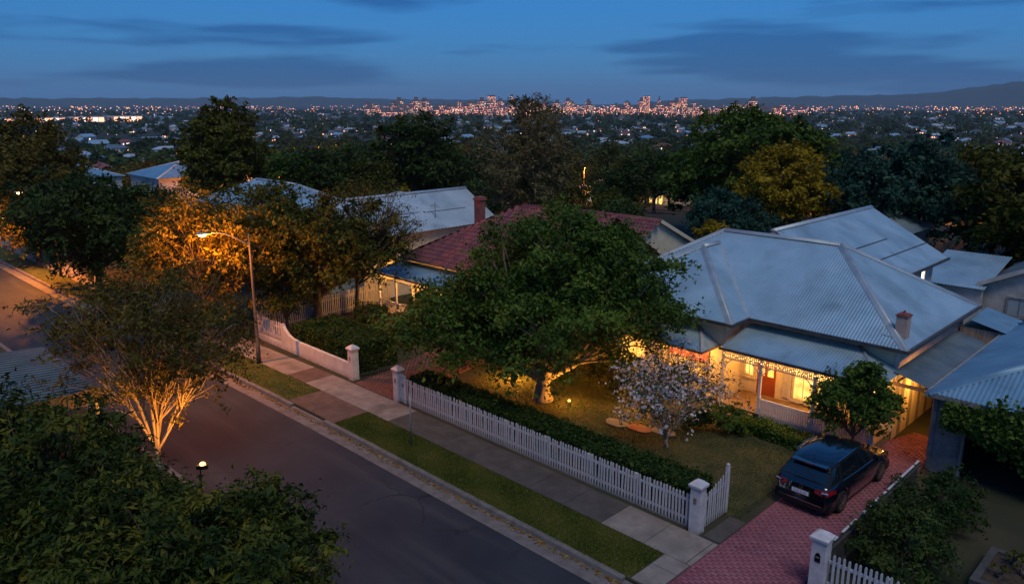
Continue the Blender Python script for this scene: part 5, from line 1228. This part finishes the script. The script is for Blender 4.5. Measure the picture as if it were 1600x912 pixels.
# far roofs, one mass
mb_v = []; mb_f = []; mb_m = []
fx, fy, fd = valley_pts(400, 1100, 3400, rg, 1.1, 40)
for x, y, d in zip(fx, fy, fd):
    L_, w_, e_ = rg.uniform(12, 30), rg.uniform(9, 16), rg.uniform(3, 6); a = rg.uniform(0, 3.14); z = float(tz(d)); c_, s_ = math.cos(a), math.sin(a); o = len(mb_v)
    for px_, py_, pz_ in [(-L_ / 2, -w_ / 2, -1), (L_ / 2, -w_ / 2, -1), (L_ / 2, w_ / 2, -1), (-L_ / 2, w_ / 2, -1), (-L_ / 2, -w_ / 2, e_), (L_ / 2, -w_ / 2, e_), (L_ / 2, w_ / 2, e_), (-L_ / 2, w_ / 2, e_), (-L_ / 4, 0, e_ + 2.4), (L_ / 4, 0, e_ + 2.4)]:
        mb_v.append((x + px_ * c_ - py_ * s_, y + px_ * s_ + py_ * c_, z + pz_))
    k_ = int(rg.integers(0, 3))
    for f_ in [(0, 1, 5, 4), (1, 2, 6, 5), (2, 3, 7, 6), (3, 0, 4, 7)]: mb_f.append(tuple(o + i for i in f_)); mb_m.append(3)
    for f_ in [(4, 5, 9, 8), (5, 6, 9, 9), (6, 7, 8, 9), (7, 4, 8, 8)]: mb_f.append(tuple(dict.fromkeys(o + i for i in f_))); mb_m.append(k_)
me = bpy.data.meshes.new('distant_roofs'); me.from_pydata(mb_v, [], mb_f)
for k in ('iron_white', 'iron', 'iron_dark', 'render_wall'): me.materials.append(M[k])
me.polygons.foreach_set('material_index', mb_m); me.update()
o = kind(addmesh(me, 'distant_roofs'), 'stuff'); o['label'] = 'countless tiny roofs of the distant suburbs below the skyline'; o['category'] = 'roofs'
# nearest 300 valley trees as individuals
tx, ty, td = valley_pts(1500, 92, 420, rg, 1.5, 40)
hp = np.array([(a, b) for a, b, _ in houses]); kept = []
order = np.argsort(td)
for i in order:
    x, y, d = tx[i], ty[i], td[i]
    if ((hp - [x, y]) ** 2).sum(1).min() < 9.5 ** 2 or any((x - a) ** 2 + (y - b) ** 2 < r_ ** 2 for a, b, r_ in KEEP): continue
    if abs(x) < 92 and 12 < y < 40 and False: continue
    if any((x - a) ** 2 + (y - b) ** 2 < 6.0 ** 2 for a, b, _ in kept[-160:]): continue
    kept.append((x, y, d))
    if len(kept) >= 278: break
rt2 = random.Random(41); far0 = kept[-1][2]
for k, (x, y, d) in enumerate(kept):
    lm = rt2.choice(['leaf_deep', 'leaf_deep', 'leaf_olive', 'leaf_olive', 'leaf_brown', 'leaf_green', 'leaf_teal'])
    h = min(rt2.uniform(6, 11.5), 11.6 - float(tz(d)) if d > 130 else 8.5)
    if 127.5 < math.degrees(math.atan2(y, x)) < 131.5 and d < 186: h = rt2.uniform(3, 4.2)   # open ground above the golden windows
    if 157.5 < math.degrees(math.atan2(y, x)) < 167 and d < 118: h = rt2.uniform(3, 4.5)   # low gardens before the far pale roofs
    place_tree(x, y, float(tz(d)) - .2, h, lm, '%s tree on the dark slope below the street' % CN[lm], 'valley trees, %s' % CN[lm], rt2.randrange(3), rt2.uniform(0, 6.28), 'valley_tree')
# the wooded rest of the valley, one mass
ax_, ay_, ad_ = valley_pts(1500, far0, 700, rg, 1.5, 40); bx_, by_, bd_ = valley_pts(4200, 650, 3600, rg, 1.1, 41)
X = np.concatenate([ax_, bx_]); Y = np.concatenate([ay_, by_]); D = np.concatenate([ad_, bd_])
ok = np.ones(len(X), bool)
for a, b, _ in houses: ok &= (X - a) ** 2 + (Y - b) ** 2 > 11 ** 2
X, Y, D = X[ok], Y[ok], D[ok]; npf = np.where(D < 900, 76, 28); rep = np.repeat(np.arange(len(X)), npf); N = len(rep)
rad = np.where(D < 900, rg.uniform(3.2, 5.5, len(X)), rg.uniform(5, 9, len(X))); ht = rad * rg.uniform(.8, 1.15, len(X))
d_ = nrm(rg.normal(0, 1, (N, 3))); d_[:, 2] = np.abs(d_[:, 2]) - .25; rr_ = (.5 + .5 * rg.random(N)) * (1 + .3 * np.sin(d_[:, 0] * 5 + rep) * np.sin(d_[:, 1] * 5 + rep * 2))
pos = np.stack([X[rep], Y[rep], tz(D)[rep] + ht[rep] * .8], 1) + d_ * rr_[:, None] * np.stack([rad[rep], rad[rep], ht[rep]], 1)
tt = np.clip(rg.random(len(X))[rep] * .7 + rg.random(N) * .3, 0, 1)
v_ = leaves(rg, pos, d_ * .7 + [0, 0, .4], 1.0, .7, tt, 'valley_woods', 'leaf_deep')
# scale the leaf clumps with distance class
co = np.empty(len(v_.vertices) * 3, np.float32); v_.vertices.foreach_get('co', co); co = co.reshape(-1, 4, 3); ce = co.mean(1, keepdims=True); co = ce + (co - ce) * (rad[rep] * .52)[:, None, None]
v_.vertices.foreach_set('co', co.ravel()); v_.update()
o = kind(addmesh(v_, 'valley_woods'), 'stuff'); o['label'] = 'dark mass of trees covering the distant valley'; o['category'] = 'woods'
# points of light: street lamps and lit windows too far to tell apart
def dots(name, label, P, size, keys, mi):
    n = len(P); o6 = np.array([(1, 0, 0), (-1, 0, 0), (0, 1, 0), (0, -1, 0), (0, 0, 1), (0, 0, -1)], float)
    v = (P[:, None] + o6[None] * np.asarray(size)[:, None, None]).reshape(-1, 3)
    f8 = np.array([(0, 2, 4), (2, 1, 4), (1, 3, 4), (3, 0, 4), (2, 0, 5), (1, 2, 5), (3, 1, 5), (0, 3, 5)])
    f = (f8[None] + (np.arange(n) * 6)[:, None, None]).reshape(-1, 3)
    o = kind(addmesh(np_mesh(name, v, f, keys, mi=np.repeat(mi, 8)), name), 'stuff'); o['label'] = label; o['category'] = 'lights'
lx, ly, ld = valley_pts(300, 300, 2200, rg, 1.2, 40)
dots('valley_lights', 'scattered small lights among the valley trees', np.stack([lx, ly, tz(ld) + rg.uniform(3, 9, len(lx))], 1), ld * rg.uniform(.00022, .00045, len(ld)), ['far_warm', 'far_white', 'far_orange', 'far_red'], rg.choice(4, len(lx), p=[.4, .3, .22, .08]))
lx, ly, ld = valley_pts(1150, 2200, 5600, rg, 1.0, 40)
dots('horizon_lights', 'band of twinkling lights along the horizon', np.stack([lx, ly, tz(ld) + rg.uniform(4, 22, len(lx))], 1), ld * rg.uniform(.00025, .00055, len(ld)), ['far_warm', 'far_white', 'far_orange', 'far_red'], rg.choice(4, len(lx), p=[.45, .22, .2, .13]))
# a few nearer orange street lamps down the slope
for k, (x, y, z, e, lab) in enumerate([(-118.6, 143, -3.2, 20000, 'bright orange street lamp down the slope above the golden windows'), (-103, 55.3, 2.9, 12000, 'orange street lamp between trees behind the pale roof'), (-54.7, 126.3, 2.8, 16000, 'orange street lamp on the slope right of the great green tree'), (-122.4, 110.9, 1.5, 16000, 'orange street lamp on the slope left of the tall gum tree'), (-132, 80, 3.6, 16000, 'orange street lamp far behind the long iron roof'), (-30, 118, 4.4, 16000, 'orange street lamp beyond the trees at the right')]):
    d = math.hypot(x, y); zg = float(tz(d)); street_lamp(lab, x, y, z, (.9, -.9), e, zg, full=True)
# floodlit sheds at the far left
fs = thing('warehouse', 'long floodlit white warehouse glowing near the horizon at the left', 'warehouse', (-1750, 430, -28))
for k in range(4):
    x, y = -1790 + k * 34, 395 + k * 62; MB().box(x - 35, x + 5, y - 30, y + 28, -29, -18 + k).build('hall', 'render_wall', fs)
    for j in range(5): MB().box(x + 5.1, x + 6, y - 28 + j * 11, y - 19 + j * 11, -26, -20 + k).build('lit_bay', 'far_white' if j % 2 else 'far_warm', fs)
# city skyline
def tower(parent_mat, w, d, h, seed, glow):
    """city block with rows of lit window bands"""
    r_ = random.Random(seed); mb = MB().box(-w / 2, w / 2, -d / 2, d / 2, -5, h, 0)
    if r_.random() < .5: mb.box(-w / 4, w / 4, -d / 4, d / 4, h, h + r_.uniform(3, 9), 0)
    z = 4.0
    while z < h - 3:
        for s in range(int(w / 2.6)):
            if r_.random() < glow:
                x = -w / 2 + 1 + s * 2.6; mb.box(x, x + r_.uniform(.7, 1.7), -d / 2 - .4, -d / 2 - .1, z, z + 1.1, r_.choice([1, 1, 2, 3, 4]))
        for s in range(int(d / 2.6)):
            if r_.random() < glow:
                y = -d / 2 + 1 + s * 2.6; mb.box(w / 2 + .1, w / 2 + .4, y, y + r_.uniform(.7, 1.7), z, z + 1.1, r_.choice([1, 1, 2, 3, 4]))
                mb.box(-w / 2 - .4, -w / 2 - .1, y, y + r_.uniform(.7, 1.7), z, z + 1.1, r_.choice([1, 2, 3]))
        z += 3.1
    me = bpy.data.meshes.new('city_building'); me.from_pydata(mb.v, [], mb.f)
    for k in ('city_wall', 'far_warm', 'far_white', 'far_red', 'far_gold'): me.materials.append(M[k])
    me.polygons.foreach_set('material_index', mb.m); me.update(); return me
CB = [tower('city_wall', w, d, h, 300 + k, g_) for k, (w, d, h, g_) in enumerate([(16, 16, 24, .5), (26, 18, 18, .55), (14, 14, 30, .5), (30, 20, 15, .55), (20, 14, 27, .45), (13, 13, 22, .55), (22, 18, 33, .45)])]
CITY_D = 2500
def city(az, h_scale, me, label, group, dd=0, name='city_building'):
    a = R(az); D_ = CITY_D + dd; o = bpy.data.objects.new(name, me); COL.objects.link(o); o.location = (D_ * math.cos(a), D_ * math.sin(a), -30); o.scale = (1, 1, h_scale); o.rotation_euler = (0, 0, a - R(90) + R(random.Random(int(az * 100)).uniform(-25, 25)))
    return tag(o, label, 'building', group)
rc = random.Random(51)
for k in range(170):
    az = rc.choice([rc.uniform(139.63, 145.54), rc.uniform(121.36, 140.09), rc.uniform(121.36, 140.09), rc.uniform(121.36, 140.09), rc.uniform(114.59, 123.12)])   # compass bearing, degrees
    city(az, rc.uniform(.65, 1.5), rc.choice(CB), 'mid rise city block speckled with lights on the skyline', 'city blocks on the skyline', rc.uniform(-350, 500))
for az, w, d, h, lab in [(136.48, 20, 20, 62, 'stepped city tower with glowing crown left of the gum tree top'), (125.36, 16, 16, 60, 'tallest reddish city tower right of centre on the skyline'), (122.77, 19, 18, 56, 'gold lit city tower at the right of the city centre'),
                        (123.48, 26, 22, 44, 'gold lit city block beside the gold tower'), (124.46, 8, 8, 50, 'slim dark city tower between the red and gold towers'), (138.8, 9, 9, 45, 'slim city tower at the left of the city centre'), (126.71, 15, 14, 42, 'city tower with red lights at the skyline centre'),
                        (143.29, 32, 30, 38, 'dark broad block at the left end of the skyline'), (142.38, 26, 22, 36, 'second dark block at the left end of the skyline'), (135.0, 8, 8, 62, 'thin tower half hidden by the gum tree top')]:
    city(az, 1, tower('city_wall', w, d, h, int(az * 10), .2 if 'dark' in lab else .6), lab, None, -200, 'city_tower')
cx_ = np.concatenate([rg.uniform(120.92, 140.55, 620), rg.uniform(113.37, 121.36, 80)]); cd_ = CITY_D + rg.uniform(-350, 400, len(cx_))
dots('city_lights', 'dense glitter of street lights at the foot of the city', np.stack([cd_ * np.cos(np.radians(cx_)), cd_ * np.sin(np.radians(cx_)), rg.uniform(-24, -4, len(cx_))], 1), rg.uniform(.7, 1.8, len(cx_)), ['far_warm', 'far_white', 'far_orange', 'far_red'], rg.choice(4, len(cx_), p=[.4, .25, .1, .25]))

# ================================================================== CAR
mat('car_paint', (.006, .010, .020), rough=.16, metal=.3, spec=.6, coat=1.0)
mat('car_glass', (.006, .010, .014), rough=.04, spec=.8, coat=.5)
mat('tyre', (.012, .012, .012), rough=.85)
mat('alloy', (.35, .33, .31), rough=.3, metal=.9)
mat('chrome', (.5, .5, .5), rough=.15, metal=1)
mat('car_trim', (.008, .008, .009), rough=.5)
mat('tail_red', (.28, .01, .015), rough=.12, spec=.7, coat=1)
mat('lamp_clear', (.5, .5, .52), rough=.08, metal=.6)
K = thing('parked_car', 'dark blue black hatchback parked on the red driveway, nose towards the villa', 'car', (-8.62, 23.25, .02), rz=R(-1.5), local=True)
HL, HW = 2.34, .93; WB = 1.43; WR = .345
def halfw(y):
    s = abs(y) / HL; return HW * (1 - .02 * s - .13 * max(0, s - .72) ** 2 / .0784 - (.05 if y > 0 else 0) * max(0, s - .6))
ys = np.unique(np.concatenate([np.linspace(-HL, HL, 95), [-HL + .02, HL - .02]]))
secs = []
for y in ys:
    w = halfw(y); zb = .24 + .07 * max(0, (abs(y) - 1.95) / .4)
    for c in (-WB, WB):
        q = .405 ** 2 - (y - c) ** 2
        if q > 0: zb = max(zb, WR + math.sqrt(q) * .98)
    belt = np.interp(y, [-2.34, -2.25, -1.6, .2, 1.0, 1.9, 2.25, 2.34], [.86, .99, 1.045, 1.0, .985, .86, .74, .62])
    zb = min(zb, belt - .15)
    top = belt + .035
    end = np.interp(abs(y), [2.2, 2.34], [1, .93]); w *= end
    pr = [(w * .93, zb), (w * .985, max(zb + .03, .42)), (w, max(zb + .05, .60)), (w * .985, max(zb + .07, .78 if belt > .9 else belt - .1)), (w * .94, belt - .02), (w * .80, belt + .018), (w * .4, top), (0, top + .006)]
    secs.append([(x, y, z) for x, z in pr])
mb = MB(); n = 8; vs = []
for s in secs: vs += s + [(-x, y, z) for x, y, z in s[:-1]][::-1]
m_ = 15; fs = []
for i in range(len(secs) - 1): fs += [(i * m_ + k, i * m_ + k + 1, (i + 1) * m_ + k + 1, (i + 1) * m_ + k) for k in range(m_ - 1)]
fs += [tuple(range(m_)), tuple(reversed(range((len(secs) - 1) * m_, len(secs) * m_)))]
mb.add(vs, fs); body = mb.build('body', 'car_paint', K, smooth=True)
MB().box(-.86, .86, -2.2, 2.2, .2, .5).build('underbody', 'car_trim', K)
# greenhouse: belt ring and roof ring
def ring(y0, y1, w0, w1, z0, z1): return [(-w0, y0, z0), (w0, y0, z0), (w1, y1, z1), (-w1, y1, z1)]
RB = [(-.80, -2.20, 1.0), (.80, -2.20, 1.0), (.87, -1.55, 1.05), (.885, -.35, 1.03), (.875, .45, 1.01), (.80, 1.12, 1.0), (-.80, 1.12, 1.0), (-.875, .45, 1.01), (-.885, -.35, 1.03), (-.87, -1.55, 1.05)]
RT = [(-.60, -1.72, 1.47), (.60, -1.72, 1.47), (.655, -1.35, 1.52), (.67, -.35, 1.565), (.65, .12, 1.545), (.57, .36, 1.50), (-.57, .36, 1.50), (-.65, .12, 1.545), (-.67, -.35, 1.565), (-.655, -1.35, 1.52)]
gh = MB(); gh.add(RB + RT, [(i, (i + 1) % 10, 10 + (i + 1) % 10, 10 + i) for i in range(10)]); gh.build('pillar_shell', 'car_trim', K)
def pane(idx, inset, name, off=.008, mk='car_glass', t0=.06, t1=.94, s0=None, s1=None):
    a, b = Vector(RB[idx]), Vector(RB[(idx + 1) % 10]); c, d = Vector(RT[(idx + 1) % 10]), Vector(RT[idx])
    nn = (b - a).cross(d - a).normalized(); s0 = inset if s0 is None else s0; s1 = 1 - inset if s1 is None else s1
    P = lambda s, t: (a.lerp(b, s)).lerp(d.lerp(c, s), t) + nn * off
    N_ = 5; vs = [P(s0 + (s1 - s0) * i / (N_ - 1), t) for t in (t0, t1) for i in range(N_)]
    MB().add(vs, [(i, i + 1, N_ + i + 1, N_ + i) for i in range(N_ - 1)]).build(name, mk, K)
pane(0, .05, 'rear_window', t0=.10, t1=.93)
pane(5, .04, 'windscreen', t0=.04, t1=.96)
for i in (2, 3, 7, 8): pane(i, .04, 'side_window', t0=.07, t1=.90)
for i in (1, 9): pane(i, .12, 'quarter_window', t0=.12, t1=.85)
for i in (4, 6): pane(i, .1, 'quarter_window', t0=.1, t1=.8)
# roof panel, crowned
vs = []; fs = []; st = [(-1.80, .56, 1.455), (-1.72, .60, 1.485), (-1.35, .655, 1.54), (-.8, .675, 1.575), (-.35, .67, 1.585), (.12, .65, 1.565), (.36, .57, 1.515)]
for y, w, z in st: vs += [(-w, y, z - .03), (-w * .93, y, z), (-w * .5, y, z + .022), (0, y, z + .03), (w * .5, y, z + .022), (w * .93, y, z), (w, y, z - .03)]
for i in range(len(st) - 1): fs += [(i * 7 + k, i * 7 + k + 1, i * 7 + k + 8, i * 7 + k + 7) for k in range(6)]
MB().add(vs, fs).build('roof', 'car_paint', K, smooth=True)
MB().box(-.55, .55, -1.98, -1.76, 1.44, 1.475).build('spoiler', 'car_paint', K); MB().box(-.14, .14, -1.985, -1.975, 1.447, 1.468).build('brake_light', 'tail_red', K)
for s in (1, -1):
    MB().tube([(s * .655, -1.45, 1.55), (s * .672, -.8, 1.60), (s * .668, -.2, 1.60), (s * .645, .15, 1.565)], .014, 6).build('roof_rail', 'chrome', K)
    MB().tube([(s * .885, -1.5, 1.045), (s * .90, -.4, 1.025), (s * .885, .45, 1.005), (s * .83, 1.05, .995)], .011, 6).build('window_trim', 'chrome', K)
    for y in (-.75, .25): MB().box(min(s * .915, s * .945), max(s * .915, s * .945), y - .1, y + .1, .86, .885).build('door_handle', 'chrome', K)
    MB().box(min(s * .89, s * 1.06), max(s * .89, s * 1.06), .62, .74, 1.02, 1.16).build('wing_mirror', 'car_paint', K)
    # wrap round tail lamp
    vs = [(s * .42, -2.345, .80), (s * .62, -2.335, .76), (s * .80, -2.29, .77), (s * .915, -2.0, .84), (s * .42, -2.325, .90), (s * .62, -2.315, .925), (s * .79, -2.26, .945), (s * .905, -2.0, .945)]
    vs = [(x * 1.012, y - .012, z) for x, y, z in vs]
    tl = MB().add(vs, [(0, 1, 5, 4), (1, 2, 6, 5), (2, 3, 7, 6)]).build('tail_light', 'tail_red', K)
    MB().add([(x * 1.008, y - .008, .855 + (.018 if k > 3 else -.018) + .01 * abs(x)) for k, (x, y, z) in enumerate(vs)], [(1, 2, 6, 5)]).build('reflector', 'lamp_clear', tl)
    MB().add([(s * .52, 2.36, .60), (s * .80, 2.24, .64), (s * .86, 2.0, .72), (s * .52, 2.33, .70), (s * .80, 2.20, .76), (s * .86, 2.0, .80)], [(0, 1, 4, 3), (1, 2, 5, 4)]).build('headlight', 'lamp_clear', K)
    for yc in (-WB, WB):
        w_ = MB(); cx = s * .80
        prof = [(WR * .70, -.11), (WR * .93, -.115), (WR, -.08), (WR, .08), (WR * .93, .115), (WR * .70, .11)]
        vs = []; N_ = 28
        for r_, o_ in prof:
            for k in range(N_): a = 2 * math.pi * k / N_; vs.append((cx + o_, yc + r_ * math.cos(a), WR + r_ * math.sin(a)))
        w_.add(vs, [(i * N_ + k, i * N_ + (k + 1) % N_, (i + 1) % 6 * N_ + (k + 1) % N_, (i + 1) % 6 * N_ + k) for i in range(6) for k in range(N_)])
        wo = w_.build('wheel', 'tyre', K, smooth=True)
        ri = MB(); fx_ = cx + s * .105
        for k in range(5):
            for da in (-.14, .14):
                a = 2 * math.pi * k / 5 + da; ri.bar((fx_ + s * .01, yc + .05 * math.cos(a), WR + .05 * math.sin(a)), (fx_, yc + WR * .68 * math.cos(a + da * .6), WR + WR * .68 * math.sin(a + da * .6)), .035, .03, up=(1, 0, 0))
        vs = []; 
        for r_, o_ in [(WR * .64, .0), (WR * .71, .012), (WR * .71, -.03), (WR * .64, -.03)]:
            for k in range(24): a = 2 * math.pi * k / 24; vs.append((fx_ + s * o_, yc + r_ * math.cos(a), WR + r_ * math.sin(a)))
        ri.add(vs, [(i * 24 + k, i * 24 + (k + 1) % 24, (i + 1) % 4 * 24 + (k + 1) % 24, (i + 1) % 4 * 24 + k) for i in range(4) for k in range(24)])
        ri.tube([(fx_ - s * .03, yc, WR), (fx_ + s * .02, yc, WR)], .05, 10)
        ri.build('rim', 'alloy', wo)
        MB().tube([(cx - s * .06, yc, WR), (cx + s * .055, yc, WR)], WR * .66, 20).build('brake_disc', 'car_trim', wo)
# rear details
MB().box(-.30, .30, -2.362, -2.338, .60, .78).build('plate_recess', 'car_trim', K)
np_ = MB().box(-.26, .26, -2.374, -2.364, .625, .745).build('number_plate', 'plate', K)
fc = bpy.data.curves.new('plate_text', 'FONT'); fc.body = 'CGI 2 2C'; fc.size = .105; fc.align_x = 'CENTER'; fc.align_y = 'CENTER'; fc.extrude = .001
fo = bpy.data.objects.new('plate_text', fc); COL.objects.link(fo)
dg = bpy.context.evaluated_depsgraph_get(); tmesh = bpy.data.meshes.new_from_object(fo.evaluated_get(dg)); bpy.data.objects.remove(fo); tmesh.materials.clear(); tmesh.materials.append(M['plate_ink'])
to = bpy.data.objects.new('plate_text', tmesh); COL.objects.link(to); to.parent = np_; to.location = (0, -2.3755, .685); to.rotation_euler = (R(90), 0, 0)
em = MB()
for k in range(16):
    a0, a1 = 2 * math.pi * k / 16, 2 * math.pi * (k + 1) / 16; em.bar((.045 * math.cos(a0), -2.345, .845 + .055 * math.sin(a0)), (.045 * math.cos(a1), -2.345, .845 + .055 * math.sin(a1)), .016, .016)
em.build('badge', 'chrome', K)
MB().box(-.66, .66, -2.36, -2.33, .40, .425).build('bumper_strip', 'chrome', K); MB().box(-.72, .72, -2.345, -2.25, .27, .385).build('rear_valance', 'car_trim', K)
MB().bar((-.02, -2.02, 1.36), (.36, -2.19, 1.10), .02, .012).build('rear_wiper', 'car_trim', K)
MB().tube([(0, -1.55, 1.55), (0, -1.68, 1.64)], .008, 5).build('aerial', 'car_trim', K)
MB().box(-.45, .45, 2.30, 2.35, .40, .58).build('grille', 'car_trim', K)

# ================================================================== AIR
hz = MB().box(-13500, 13500, -13500, 13500, -46, 300).build('haze', 'white_paint'); kind(hz, 'stuff'); hz['label'] = 'thin blue evening haze over the valley'; hz['category'] = 'haze'
hm = bpy.data.materials.new('haze'); hm.use_nodes = True; t_ = hm.node_tree; t_.nodes.clear(); o_ = t_.nodes.new('ShaderNodeOutputMaterial'); pv = t_.nodes.new('ShaderNodeVolumePrincipled')
pv.inputs['Color'].default_value = (.62, .82, 1, 1); pv.inputs['Density'].default_value = .00006; t_.links.new(pv.outputs[0], o_.inputs['Volume']); hz.data.materials.clear(); hz.data.materials.append(hm)
